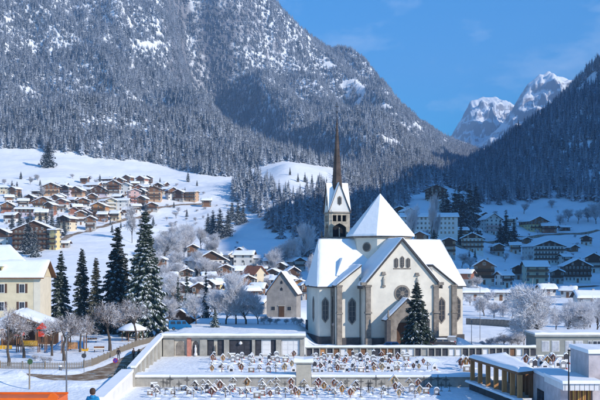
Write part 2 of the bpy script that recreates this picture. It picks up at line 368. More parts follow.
# unseen mountain toward the sun, right of view, crest shaped to shade the valley
h = Vector((SUN.x, SUN.y)).normalized(); TAN = SUN.z/math.hypot(SUN.x, SUN.y)
q = np.arange(-300, 2800, 14.); s = np.arange(-760, 1150, 22.); QQ, SS = np.meshgrid(q, s)
FQ = [(-300,-450),(0,-350),(250,-230),(340,-140),(370,-100),(400,-25),(425,20),(441,40),(500,80),(561,108),(640,125),(716,135),(800,155),(881,200),(1000,235),(1102,258),(1382,362),(1504,412),(1560,440),(1691,520),(2000,600),(2400,660),(2800,660)]
SC = 330.0
Hq = np.interp(QQ, [a for a, b in FQ], [b for a, b in FQ]) + (SC+350)*TAN
slope_in = np.interp(QQ, [-200,240,600,2600], [1.0,1.05,1.05,.9])
HM = Hq - np.where(SS < SC, (SC-SS)*slope_in, (SS-SC)*.6)
HM += fbm(QQ/180, SS/180, 4, 41)*14 - 6
MX = h.y*-1*QQ + h.x*SS; MY = h.x*QQ + h.y*SS
HM = np.maximum(HM, -40)
struct(grid_mesh('mountain', MX, MY, HM, LAND), 'unseen steep mountain flank on the sunny side, shaped to shade the valley')
# ------------------------------------------------------------------ far limestone peaks
def peak_mat():
    m = bpy.data.materials.new('peak_rock_snow'); m.use_nodes = True; t = m.node_tree; b = t.nodes['Principled BSDF']; b.inputs['Roughness'].default_value = .8
    g = t.nodes.new('ShaderNodeNewGeometry'); sp = t.nodes.new('ShaderNodeSeparateXYZ'); t.links.new(g.outputs['Normal'], sp.inputs[0])
    tc = t.nodes.new('ShaderNodeTexCoord'); mp = t.nodes.new('ShaderNodeMapping'); mp.inputs['Scale'].default_value = (.004,.004,.016); t.links.new(tc.outputs['Object'], mp.inputs[0])
    nz = t.nodes.new('ShaderNodeTexNoise'); nz.inputs['Scale'].default_value = 1; nz.inputs['Detail'].default_value = 9; nz.inputs['Roughness'].default_value = .7; t.links.new(mp.outputs[0], nz.inputs[0])
    ad = t.nodes.new('ShaderNodeMath'); ad.operation = 'MULTIPLY_ADD'; ad.inputs[1].default_value = 1.0; t.links.new(nz.outputs[0], ad.inputs[0]); t.links.new(sp.outputs[2], ad.inputs[2])
    hf = t.nodes.new('ShaderNodeMath'); hf.operation = 'MULTIPLY'; hf.inputs[1].default_value = .5; t.links.new(ad.outputs[0], hf.inputs[0])
    cr = t.nodes.new('ShaderNodeValToRGB'); cr.color_ramp.elements[0].position = .49; cr.color_ramp.elements[1].position = .57
    cr.color_ramp.elements[0].color = (.2,.19,.2,1); cr.color_ramp.elements[1].color = (.85,.87,.9,1); t.links.new(hf.outputs[0], cr.inputs[0]); t.links.new(cr.outputs[0], b.inputs['Base Color'])
    return m
PEAKM = peak_mat()
def peak(name, label, D, sky, depth, base_py, seed):
    xs = np.array([PX(p, D) for p, y in sky]); zs = np.array([PZ(y, D) for p, y in sky])
    gx = np.linspace(xs[0]-400, xs[-1]+400, 360); t = np.linspace(-1, 1, 200)
    X, T = np.meshgrid(gx, t); top = np.interp(X, xs, zs); base = PZ(base_py, D)
    a = np.abs(T); prof = np.where(a < .3, 1-a*1.5, .55*(1-(a-.3)/.7))      # steep cliff then scree apron
    Zp = base + (top-base)*prof
    Yp = D + T*depth
    Xp = X + fbm(X/300, Yp/300, 3, seed+4)*70
    amp = np.clip(a*5, .12, 1)
    Zp = Zp + amp*(ridged(X/420, Yp/420, 5, seed)-.3)*260*np.clip((top-base)/1000,.2,1) + fbm(X/130, Yp/130, 3, seed+9)*45 + amp*ridged(X/150, Yp/260, 4, seed+5)*95 + np.clip(amp*2,.25,1)*(ridged(X/60, Yp/90, 3, seed+15)*38 + fbm(X/22, Yp/22, 3, seed+19)*16)
    st = 95.; ph = (Zp+fbm(X/200, Yp/200, 2, seed+7)*60)/st; fr_ = ph-np.floor(ph); Zp = Zp + amp*(np.clip((fr_-.25)*2,0,1)-fr_)*st*.55
    return struct(grid_mesh(name, Xp, Yp, Zp, PEAKM, smooth=False), label)
peak('mountain_peak', 'snowy flat topped limestone peak far down the valley', 6800, [(425,165),(438,152),(450,138),(459,124),(467,110),(473,102),(480,99.5),(490,99),(500,101),(507,104),(513,106),(522,106),(540,112),(570,125)], 1350, 190, 3)
peak('mountain_peak', 'pointed snowy limestone summit catching sun above the dark forest', 5900, [(462,175),(480,152),(494,134),(505,118),(514,104),(521,94),(528,86),(535,80),(541,76),(548,74),(555,75),(566,77),(580,79),(600,82),(630,96),(680,135)], 1250, 195, 17)

# ------------------------------------------------------------------ trees
def tri_mesh(name, V, Fc, S, mt):
    me = bpy.data.meshes.new(name); V = np.asarray(V, np.float32).reshape(-1,3); Fc = np.asarray(Fc, np.int32).reshape(-1,3)
    me.vertices.add(len(V)); me.vertices.foreach_set('co', V.reshape(-1)); me.loops.add(len(Fc)*3); me.loops.foreach_set('vertex_index', Fc.reshape(-1))
    me.polygons.add(len(Fc)); me.polygons.foreach_set('loop_start', np.arange(0,len(Fc)*3,3,dtype=np.int32)); me.update(calc_edges=True)
    at = me.attributes.new('sn', 'FLOAT', 'FACE'); at.data.foreach_set('value', np.asarray(S, np.float32)); me.materials.append(mt); return me
def spruce_mesh(name, h, r, layers, per, twigs, seed, snow=.5, mt=None, bare=.06, ragged=.25, droop=.45, fine=1.0, core=.05):
    g = random.Random(seed); V = []; Fc = []; S = []
    def kite(p, d, side, up, L, wd, sn, lift=0.):
        o = len(V); q = p + up*lift
        V.extend([q - d*(L*.1), q + d*(L*.4) + side*wd, q + d*L - up*(L*.12), q + d*(L*.4) - side*wd]); Fc.extend([(o,o+1,o+2),(o,o+2,o+3)]); S.extend([sn,sn])
    zs0 = h*bare
    # dark core so the sky does not show through the middle
    n = 7; o = len(V)
    for i in range(n):
        a = 6.283*i/n; V.append(Vector((math.cos(a)*r*.33, math.sin(a)*r*.33, zs0+h*.03)))
    V.append(Vector((0,0,h*.93)))
    for i in range(n): Fc.append((o+i, o+(i+1)%n, o+n)); S.append(core)
    for l in range(layers):
        t = (l+g.uniform(-.6,.6))/layers; z = zs0 + (h-zs0)*max(0,t)**.93
        R_ = r*(1-max(0,t))**.82*g.uniform(1-ragged, 1+ragged*.3) + .015*h
        np_ = max(4, int(per*(1-.45*t)))
        off = g.random()*6.28
        for b in range(np_):
            a = off + 6.283*(b+g.uniform(-.3,.3))/np_; Lb = R_*g.uniform(.62,1.15); dirh = Vector((math.cos(a), math.sin(a), 0)); side = Vector((-math.sin(a), math.cos(a), 0))
            rise = .35*t - droop*(1-t)*.9
            p0 = Vector((0,0,z+g.uniform(-.5,.5)*h/layers))
            sw = Lb*.3
            if twigs <= 1:
                d = (dirh + Vector((0,0,rise))).normalized(); up = side.cross(d)*-1; up = up if up.z > 0 else -up
                sn = min(1, max(0, g.gauss(snow, .3)))
                kite(p0 + d*(Lb*.1), d, side, up, Lb*.95, Lb*.3, sn)
                continue
            for k in range(twigs):
                f = (k+.6)/twigs; zc = rise*Lb*f - droop*.35*Lb*f*f
                p = p0 + dirh*(Lb*f) + Vector((0,0,zc)); sl = rise - droop*.7*f
                wdt = sw*(1-.65*f)*fine
                for sg in (-1, 1):
                    ang = g.uniform(.5,1.0)*sg; d = (dirh*math.cos(ang) + side*math.sin(ang) + Vector((0,0,sl-.12))).normalized(); sd = d.cross(Vector((0,0,1))).normalized(); up = sd.cross(d)
                    if up.z < 0: up = -up
                    LL = (Lb*.34+h*.008)*(1.15-.6*f)*g.uniform(.7,1.2)
                    kite(p, d, (sd+up*g.uniform(-.5,.5)).normalized(), up, LL, LL*.3*fine, g.uniform(0,.10)); kite(p-up*LL*.1, (d-up*.7).normalized(), sd, up, LL*.8, LL*.3*fine, g.uniform(0,.06))
                    if g.random() < snow*(.35+.6*f): kite(p, d, (sd+up*g.uniform(-.35,.35)).normalized(), up, LL*g.uniform(.45,1.0), LL*g.uniform(.1,.24), g.uniform(.7,1), lift=LL*.07+.02)
            tip = p0 + dirh*Lb + Vector((0,0,(rise-droop*.35)*Lb))
            d = (dirh+Vector((0,0,rise-droop))).normalized(); kite(tip-d*Lb*.15, d, side, Vector((0,0,1)), Lb*.22, Lb*.06, g.uniform(.4,1) if g.random() < snow else .05)
    return tri_mesh(name, V, Fc, S, mt or NEEDLE)
def trunk_mesh(name, h, r0, r1=.03):
    return MB().tube((0,0,-.4), (0,0,h), r0, r1, 8).mesh(name, BARK, True)
def tree_thing(name, label, crown, trunk, loc, sc=1.0, rz=0., group=None, cat='tree', sxy=1.0):
    t = thing(name, label, cat, loc, rz, group); t.scale = (sc*sxy, sc*sxy, sc)
    link('trunk', trunk, t); link('crown', crown, t); return t
# unit-height prototypes for the middle distance (height 1)
UT = trunk_mesh('trunk', .9, .016, .004)
U1 = [spruce_mesh('crown', 1, .27+.03*i, 10, 8, 1, 100+i, snow=(.64,.78,.52)[i], ragged=.4, droop=.5, mt=FORESTM, core=.35) for i in range(3)]          # forest trees
U2 = [spruce_mesh('crown', 1, .2, 24, 10, 3, 200+i, snow=.85, ragged=.4, fine=1.6, core=.35, mt=MEADM) for i in range(3)]                             # frosted spruces in the meadows
U3 = [spruce_mesh('crown', 1, .17, 26, 10, 3, 300+i, snow=.5, ragged=.35, fine=1.6) for i in range(2)]                            # darker slim spruces

# bare, snow laden broadleaf trees
def bare_meshes(h, spread, seed, levels=4, kids=(6,5,5,5), frost=.5, up=.25, trunk_h=.28, r0=.03, twr=.0035, name='crown', low=.75, mt=None):
    g = random.Random(seed); TV = MB(); V = []; Fc = []; S = []
    def seg(p, q, ra, rb):
        d = (q-p).normalized(); a = d.cross(Vector((.3,.2,1))).normalized(); b = d.cross(a); o = len(V)
        for c, r in ((p,ra),(q,rb)):
            for i in range(3): t_ = 2.094*i; V.append(c + a*(r*math.cos(t_)) + b*(r*math.sin(t_)))
        for i in range(3):
            j = (i+1)%3; m_ = (V[o+i]+V[o+j]-p*2); sn = 0.
            sn = frost + (.5 if m_.z > 0 else -.35) + g.uniform(-.25,.25)
            sn = min(1,max(0,sn)); Fc.extend([(o+j,o+i,o+3+i),(o+j,o+3+i,o+3+j)]); S.extend([sn,sn])
    def grow(p, d, L, r, lev):
        n = 3 if lev < 2 else 2; cur = p; dd = d.copy(); pts_ = [p]
        for k in range(n):
            dd = (dd + Vector((g.gauss(0,.16),g.gauss(0,.16),g.gauss(up*.35,.12)))).normalized(); nx = cur + dd*(L/n); ra = r*(1-k/n*.45); rb = r*(1-(k+1)/n*.45)
            if lev <= 1: TV.tube(cur, nx, ra, rb, 6, cap=False)
            else: seg(cur, nx, ra, rb if lev < levels else r*.35)
            cur = nx; pts_.append(cur)
        if lev >= levels: return
        nk = kids[min(lev, len(kids)-1)]
        for c in range(nk):
            f = g.uniform(.3,1.0) if lev else g.uniform(low,1.0); ix = min(n-1, int(f*n)); base = pts_[ix].lerp(pts_[ix+1], f*n-ix)
            az = 6.283*(c+g.uniform(-.3,.3))/nk; tilt = g.uniform(.45,1.0)*spread
            x = dd.cross(Vector((.1,.3,1))).normalized(); y = dd.cross(x)
            nd = (dd*math.cos(tilt) + (x*math.cos(az)+y*math.sin(az))*math.sin(tilt)).normalized()
            grow(base, nd, L*g.uniform(.5,.78), max(r*.5, h*twr*.5), lev+1)
    TV.tube((0,0,-.3), (0,0,h*trunk_h*.3), h*r0*1.25, h*r0, 8, cap=False)
    grow(Vector((0,0,h*trunk_h*.25)), Vector((0,0,1)), h*trunk_h, h*r0, 0)
    cm = tri_mesh(name, V, Fc, S, mt or FROST)
    tm = TV.mesh('trunk', BARK, True); return cm, tm
BP = [bare_meshes(9, 1.05, 60+i, levels=4, kids=(6,6,6,5), frost=.38, up=.25, trunk_h=.34, r0=.026, twr=.005) for i in range(3)]    # pollarded park trees
FP = [bare_meshes(1, (.8,.95,.7,1.0,.85)[i], 80+i, levels=4, kids=(11,8,7,7), frost=.72, up=(.5,.4,.7,.3,.55)[i], trunk_h=(.4,.36,.46,.34,.42)[i], r0=.016, twr=.0055, low=.1, mt=HOAR) for i in range(5)]     # hoar-frosted trees, unit height
FB = [bare_meshes(1, 1.15, 90+i, levels=4, kids=(11,8,6,4), frost=.6, up=.5, trunk_h=.3, r0=.013, twr=.007, low=.05, mt=HOAR) for i in range(2)]    # shrubs

# hero spruces by the playground and church
def hero(px, py, hpx, rpx, seed, label, mt=None, snow=.5, layers=30, per=14, tw=6, Y=None, bare=.05, droop=.45):
    p = P(px, py); k = F/p.y; h = hpx/k; r = rpx/k; p.z = gz(p.x, p.y) if p.y < 186 else float(tz(p.x, p.y))
    t = thing('spruce_tree', label, 'tree', p, 0, None)
    link('trunk', trunk_mesh('trunk', h*.93, h*.014+.06), t)
    link('crown', spruce_mesh('crown', h, r, int(layers*1.6), per, tw, seed, snow, mt, bare=bare, droop=droop, fine=1.35, ragged=.32), t); return t
hero(145.5, 337, 126, 24, 1, 'tallest snow laden spruce beside the playground, next to the white canopy', snow=.95, layers=38, per=15, tw=8)
hero(117.5, 334, 107, 21, 2, 'big snowy spruce just behind the tallest spruce', snow=.7, layers=32, per=14, tw=7)
hero(61, 333, 80, 14, 3, 'dense dark green snowy spruce next to the ochre building', snow=.34, layers=28, per=14)
hero(82, 334, 84, 12, 4, 'slender spruce between the dense dark spruce and the brownish one', snow=.4, layers=28)
hero(96, 335, 77, 11, 5, 'olive brown conifer with little snow behind the playground', mt=NEEDLEB, snow=.22, layers=26)
hero(417, 353, 71, 19, 6, 'dark green spruce standing alone before the church portal', snow=.36, layers=30, per=15, tw=6, bare=.03)
hero(215, 339, 19, 7, 8, 'small thickly snowed young spruce behind the columbarium wall', snow=.8, layers=14, per=10, tw=4, bare=.02)

def sp(px, py, hpx, kind, label, group, wide=1.0, ymin=200, frac=None):
    p = hit(px, py, ymin); h = hpx*p.y/F; g = rnd.randrange(99)
    if kind == 'spruce': t = tree_thing('spruce_tree', label, U2[g%3], UT, p, h, rnd.random()*6, group, sxy=wide)
    elif kind == 'dark': t = tree_thing('spruce_tree', label, U3[g%2], UT, p, h, rnd.random()*6, group, sxy=wide)
    elif kind == 'frost': t = tree_thing('frosted_tree', label, FP[g%5][0], FP[g%5][1], p, h*1.0, rnd.random()*6, group, sxy=wide*rnd.uniform(.8,1.25))
    else: t = tree_thing('shrub', label, FB[g%2][0], FB[g%2][1], p, h, rnd.random()*6, group, 'shrub', sxy=wide)
    return t
# slim spruces and frosted trees behind the columbarium
for a in ((187,313,44,.8),(178,312,36,.9),(206,318,50,.75)):
    sp(a[0], a[1], a[2], 'dark', 'slim snow dusted spruce between the village houses and the columbarium', 'slim spruces behind the columbarium', a[3])
for a in ((160,322,38),(168,330,34),(196,330,38),(215,334,36),(226,332,42),(236,336,46),(246,335,44),(258,330,26),(212,312,30),(174,302,36),(160,296,34),(196,300,30)):
    sp(a[0], a[1], a[2], 'frost', 'pale frosted broadleaf tree behind the columbarium roof', 'frosted trees behind the columbarium', 1.15)
for a in ((264,332,13),(270,334,11),(277,335,9),(286,335,9),(294,334,11),(300,330,12)): sp(a[0], a[1], a[2], 'shrub', 'low frosted bush in front of the little stone chapel', 'bushes before the stone chapel', 1.5)
# grove of frosted trees at the foot of the meadow
for a in ((163,268,38),(172,262,36),(181,258,32),(157,262,30),(167,250,24),(190,254,26),(201,250,24),(212,251,22),(178,276,30),(155,280,34)):
    sp(a[0], a[1], a[2], 'frost', 'frosted tree in the grove at the foot of the sunny meadow', 'grove at the foot of the meadow', 1.1)
p_ = hit(132, 243); tree_thing('frosted_tree', 'tall pale bare poplar rising above the pink house', FB[0][0], FB[0][1], p_, 64*p_.y/F, 1.0, None, sxy=.4)
for a in ((213,236,27),(220,238,31),(228,236,27),(208,233,20)):
    sp(*a, 'spruce', 'snowy spruce in the rounded clump on the open meadow', 'rounded spruce clump on the meadow', 1.35)
for a in ((232,221,21),(238,225,25),(243,223,20)):
    sp(*a, 'spruce', 'snowy spruce in the small clump above the rounded clump', 'upper spruce clump on the meadow', 1.35)
for a in ((188,182,11),(185,194,7),(197,186,6),(150,190,8),(160,183,6)):
    sp(*a, 'spruce', 'small lone spruce on the open snow above the sunlit chalets', 'lone spruces on the upper meadow', 1.2)
sp(48, 167, 26, 'spruce', 'large frosted conifer at the forest edge above the snowy field', None, 1.9)
sp(290, 175, 8, 'dark', 'single little spruce on the crest of the bright hill', None, 1.2)
for a in ((298,182,9),(305,182,10),(312,184,10),(318,185,10),(324,186,9)):
    sp(*a, 'dark', 'small spruce in the row on the back of the bright hill', 'row of spruces on the bright hill', 1.2)
for a in ((12,194,14),(17,192,11),(8,192,9),(19,203,14)):
    sp(*a, 'spruce', 'snowy spruce beside the cream house at the top of the village', 'spruces at the top of the village', 1.2)
for a in ((12,234,20),(20,233,22),(27,236,20),(40,232,21),(46,235,24),(52,233,22),(58,234,20),(64,236,18)):
    sp(*a, 'spruce', 'frosty spruce behind the big dark timber hotel', 'spruces behind the timber hotel', 1.3)
for a in ((28,254,38),(35,257,30),(24,250,30)):
    sp(*a, 'spruce', 'frosty spruce in front of the dark timber hotel', 'spruces before the timber hotel', 1.2)
for a in ((506,245,36),(500,244,24),(514,243,24)):
    sp(*a, 'dark', 'dark spruce on the blue shaded meadow beside the pinkish white house', 'spruces on the shaded meadow', 1.5)
for a in ((447,232,42),(455,236,50),(463,238,46),(470,234,52),(459,228,44),(476,212,30),(443,222,30)):
    sp(*a, 'spruce', 'tall frosted spruce in the dense group beside the white hotel', 'tall spruces beside the white hotel', 1.25)
for a in ((434,244,34,.9),(461,246,26,1.2)):
    sp(a[0], a[1], a[2], 'dark', 'dark pointed spruce against the white hotel front', 'dark spruces before the white hotel', a[3])
for a in ((411,248,44,.5),(431,248,48,.35),(437,248,46,.35)):
    sp(a[0], a[1], a[2], 'frost', 'white frosted tree standing against the white hotel', 'frosted trees before the white hotel', a[3])
for a in ((290,270,40,1.0),(300,268,38,.9),(280,268,30,1.1),(274,273,26,1.2),(308,262,30,.9),(268,278,22,1.2),(312,285,36,.8)):
    sp(a[0], a[1], a[2], 'frost', 'big white frosted tree behind the little stone chapel', 'frosted trees behind the stone chapel', a[3])
for a in ((462,268,18,1.1),(470,270,16,1.2),(478,290,14,1.2),(505,262,8,1.2),(530,262,8,1.3),(522,298,10,1.4)):
    sp(a[0], a[1], a[2], 'frost', 'small frosted tree among the shaded houses', 'small frosted trees among the shaded houses', a[3])
for a in ((475,262,14),(530,252,10)):
    sp(a[0], a[1], a[2], 'dark', 'small dark spruce before a shaded chalet', 'small spruces before the shaded chalets', 1.2)
for a in ((560,226,14),(568,222,16),(578,224,15),(588,222,18),(596,224,18),(552,208,10),(524,214,12),(600,218,18)):
    sp(a[0], a[1], a[2], 'frost', 'blue shaded frosted broadleaf tree at the foot of the forest slope', 'frosted trees under the forest slope', 1.2)
# frosted trees and shrubs right of the church
def near_tree(px, py, hpx, proto, label, group, wide=1.0, name='frosted_tree', cat='tree', unit=True):
    p = P(px, py); p.z = gz(p.x, p.y) if p.y < 186 else float(tz(p.x, p.y)); h = hpx*p.y/F*rnd.uniform(.85,1.15)
    sc = h if unit else h/9.0
    return tree_thing(name, label, proto[0], proto[1], p, sc, rnd.random()*6, group, cat, wide)
near_tree(540, 351, 92, FP[3], 'big spreading frosted tree beside the grey flat roofed building', None, 1.15)
near_tree(524, 346, 44, FB[0], 'dense frosted shrub at the foot of the big frosted tree', None, 1.1, 'shrub', 'shrub')
for a in ((567,338,40),(583,338,42),(597,336,40),(575,330,34),(590,326,30),(556,330,30),(606,332,36)):
    near_tree(a[0], a[1], a[2], FP[rnd.randrange(5)], 'white frosted tree behind the grey flat roofed building', 'frosted trees behind the grey building', 1.15)
for a in ((484,316,22),(494,318,24),(503,316,24),(512,319,24),(478,312,18),(520,314,22),(470,308,16),(530,318,26),(508,308,20),(488,306,18),(498,304,16),(516,304,18),(476,303,16)):
    near_tree(a[0], a[1], a[2], FP[rnd.randrange(5)] if rnd.random() < .5 else FB[rnd.randrange(2)], 'greyish frosted bush behind the long stone wall', 'frosted bushes behind the stone wall', 1.3, 'shrub', 'shrub')
for a in ((490,347,15),(497,346,17),(504,346,18),(511,347,19),(483,348,11),(518,347,20)):
    near_tree(a[0], a[1], a[2], FB[rnd.randrange(2)], 'brown twiggy bush on the snow bank behind the low niche wall', 'twiggy bushes behind the niche wall', 1.5, 'shrub', 'shrub')
# park trees by the playground
PK = [(9,366,70,1.0),(24,358,58,1.0),(52,356,52,1.0),(64,361,62,1.2),(80,352,54,1.0),(110,351,66,1.1),(136,345,60,1.05),(128,340,52,.9),(-6,362,64,1),(42,348,40,.9)]
for i, a in enumerate(PK):
    near_tree(a[0], a[1], a[2], BP[i%3], 'bare pollarded tree with snow lined branches around the playground', 'bare trees around the playground', a[3]*.85, 'bare_tree', 'tree', unit=False)
for a in ((35,361,11),(43,363,10),(50,363,9),(33,350,12)):
    near_tree(a[0], a[1], a[2], FB[a[0]%2], 'low twiggy shrub dusted with snow behind the picket fence', 'low shrubs behind the picket fence', 1.6, 'shrub', 'shrub')

# ------------------------------------------------------------------ forest masses
def inside(px, py, poly):
    c = np.zeros(px.shape, bool); n = len(poly)
    for i in range(n):
        x0, y0 = poly[i]; x1, y1 = poly[(i+1)%n]
        if y0 == y1: continue
        k = ((y0 > py) != (y1 > py)) & (px < (x1-x0)*(py-y0)/(y1-y0)+x0); c ^= k
    return c
def gn_forest(name, label, pts, scl, src):
    me = bpy.data.meshes.new(name); me.vertices.add(len(pts)); me.vertices.foreach_set('co', pts.astype(np.float32).reshape(-1))
    a = me.attributes.new('scl', 'FLOAT', 'POINT'); a.data.foreach_set('value', scl.astype(np.float32))
    rr = np.random.RandomState(5).rand(len(pts))*6.28; a = me.attributes.new('rot', 'FLOAT', 'POINT'); a.data.foreach_set('value', rr.astype(np.float32))
    o = link(name, me); o['kind'] = 'stuff'; tag(o, label, 'forest')
    ng = bpy.data.node_groups.new(name, 'GeometryNodeTree'); ng.interface.new_socket('Geometry', in_out='INPUT', socket_type='NodeSocketGeometry'); ng.interface.new_socket('Geometry', in_out='OUTPUT', socket_type='NodeSocketGeometry')
    N = ng.nodes; L_ = ng.links; gi = N.new('NodeGroupInput'); go = N.new('NodeGroupOutput'); io = N.new('GeometryNodeInstanceOnPoints'); ob = N.new('GeometryNodeObjectInfo'); ob.inputs['Object'].default_value = src; ob.inputs['As Instance'].default_value = True
    ob.transform_space = 'ORIGINAL'
    na = N.new('GeometryNodeInputNamedAttribute'); na.data_type = 'FLOAT'; na.inputs['Name'].default_value = 'scl'
    nb = N.new('GeometryNodeInputNamedAttribute'); nb.data_type = 'FLOAT'; nb.inputs['Name'].default_value = 'rot'
    cx = N.new('ShaderNodeCombineXYZ'); L_.new(nb.outputs['Attribute'], cx.inputs['Z'])
    L_.new(gi.outputs[0], io.inputs['Points']); L_.new(ob.outputs['Geometry'], io.inputs['Instance']); L_.new(na.outputs['Attribute'], io.inputs['Scale']); L_.new(cx.outputs[0], io.inputs['Rotation']); L_.new(io.outputs[0], go.inputs[0])
    md = o.modifiers.new('scatter', 'NODES'); md.node_group = ng; return o
SRC = []
for i in range(3):   # the trees that the forest repeats stand at the forest's edge as trees of their own
    p = hit(66+16*i, 153+2*i); t = tree_thing('spruce_tree', 'frosted spruce in the first rank of the forest above the open snowfield', U1[i], UT, p, 22, i, 'first rank of the forest')
    SRC.append([c for c in t.children if c.name.startswith('crown')][0])
rs = np.random.RandomState(3)
def scatter(u0, u1, y0, y1, spacing):
    n = int((u1-u0)*(y1**2-y0**2)/2/spacing**2); Yr = np.sqrt(rs.uniform(y0**2, y1**2, n)); u = rs.uniform(u0, u1, n); x = u*Yr; z = tz(x, Yr)
    return x, Yr, z, 300+u*F, HOR-(z-CAMZ)*F/Yr
def blob(px, py, cx, cy, rx, ry): return ((px-cx)/rx)**2+((py-cy)/ry)**2 < 1
# the big sunny mountain
x, y, z, px, py = scatter(-.42, .23, 1080, 3350, 4.9)
foot = np.interp(px, [-260,0,42,48,60,100,150,180,228,255,285,340,365,430,500], [146,148,149,153,151,159,162,171,178,168,161,169,186,176,172])
ok = (py < foot) & ((y > 1090) | (px < 300))
gap = fbm(x/140, y/140, 4, 77) + fbm(x/30, y/30, 2, 78)*.6
thr = np.full(x.shape, .85)
for b in ((150,45,13,4),(172,49,8,4),(225,48,7,14),(352,95,14,16),(380,116,17,13),(332,60,9,8),(397,140,13,7),(303,24,5,5),(190,20,6,20),(440,141,10,5),(366,80,8,8),(420,128,8,8)):
    thr = np.where(blob(px, py, *b), .06, thr)
thr = np.where((px > 300) & (py < 150), np.minimum(thr, .6), thr)
ok &= gap < thr
x, y, z = x[ok], y[ok], z[ok]; sc = rs.triangular(7, 12, 23, len(x))*(1-.15*(z > 450))*(1+.4*fbm(x/70, y/70, 3, 66)); pts = np.stack([x, y, z-.5], -1); k = rs.randint(0, 3, len(x))
for i in range(3): gn_forest('forest', ['mass of frosted spruces covering the big sunny mountain face', 'frosted larches and spruces mixed over the sunny mountain face', 'darker frosted conifers mixed over the sunny mountain face'][i], pts[k == i], sc[k == i], SRC[i])
# shaded slope on the right
x, y, z, px, py = scatter(.17, .52, 820, 1800, 6.8)
foot = np.interp(px, [478,500,530,560,600,800], [203,206,203,199,205,205]); gap = fbm(x/60, y/60, 3, 55)
ok = (py < foot) & (gap < .42) & (px > 470); x, y, z = x[ok], y[ok], z[ok]; sc = rs.triangular(8, 16, 27, len(x)); pts = np.stack([x, y, z-.5], -1); k = rs.randint(0, 2, len(x))
for i in range(2): gn_forest('forest', ['mass of spruces on the blue shaded slope behind the shaded chalets', 'frosted spruces mixed over the blue shaded slope'][i], pts[k == i], sc[k == i], SRC[i])
# wooded bank in front of the bright hill, and the dark wood behind the hotel
x, y, z, px, py = scatter(-.09, .19, 520, 1350, 7.0)
ok = (inside(px, py, [(230,186),(246,180),(262,181),(275,190),(290,194),(340,192),(345,252),(318,262),(302,256),(284,246),(268,226),(248,208),(236,206)]) & (y < 1000)) | \
     inside(px, py, [(362,236),(380,190),(398,172),(420,164),(452,166),(470,180),(470,196),(447,186),(430,189),(412,199),(404,212),(388,226)]) | \
     (inside(px, py, [(340,180),(385,180),(385,240),(340,248)]))
ok &= fbm(x/45, y/45, 3, 91) < .4
x, y, z = x[ok], y[ok], z[ok]; sc = rs.uniform(11, 22, len(x)); pts = np.stack([x, y, z-.4], -1); k = rs.randint(0, 2, len(x))
for i in range(2): gn_forest('forest', ['wooded bank of spruces below the bright hill', 'frosted spruces on the banks behind the church and hotel'][i], pts[k == i], sc[k == i], SRC[1+i])
# ------------------------------------------------------------------ the church
CH = thing('church', 'large cream church with steep snowy roofs and stone buttresses behind the graveyard', 'church', (18.9, 176, 0), R(12))
def lancet(wd, h, n=6):
    "pointed outline (x,z) of a lancet opening, base at z=0, pointed below too as in the church's windows"
    pts = [(-wd/2, .18*h), (0, 0), (wd/2, .18*h), (wd/2, .8*h)]
    for i in range(1, n): t = i/n; pts.append((wd/2*(1-t**1.6), .8*h + .2*h*t))
    pts.append((0, h))
    for i in range(n-1, 0, -1): t = i/n; pts.append((-wd/2*(1-t**1.6), .8*h + .2*h*t))
    pts.append((-wd/2, .8*h)); return pts
LEAD = mat('leaded_glass', (.035,.035,.04), .3, .4, 2, spec=.5)
def church_window(x, y, z, wd, h, rz=0):
    fr = MB().xz([(a*1.35, b*1.12-.06*h) for a, b in lancet(wd, h)], -.10, .05).build('window', STONEB, CH, loc=(x, y, z), rz=rz)
    MB().xz(lancet(wd, h), -.13, -.09).build('pane', LEAD, fr)
    b = MB().box(-.04, .04, -.17, -.12, .1*h, .95*h)
    for f in (.3,.5,.7): b.box(-wd*.45, wd*.45, -.17, -.12, h*f-.03, h*f+.03)
    b.build('tracery', STONEB, fr)
def gable_wall(hw, zt, za, y0, y1): return MB().xz([(-hw,0),(hw,0),(hw,zt),(0,za),(-hw,zt)], y0, y1)
def slab(pts, th, m=None):
    "a sheet over pts (4 corners, counter-clockwise from above) of thickness th"
    n = len(pts); vs = [Vector(p) for p in pts]; return MB().add([*vs, *[v-Vector((0,0,th)) for v in vs]], [tuple(range(n)), tuple(range(2*n-1,n-1,-1))]+[((i+1)%n,i,n+i,n+(i+1)%n) for i in range(n)])
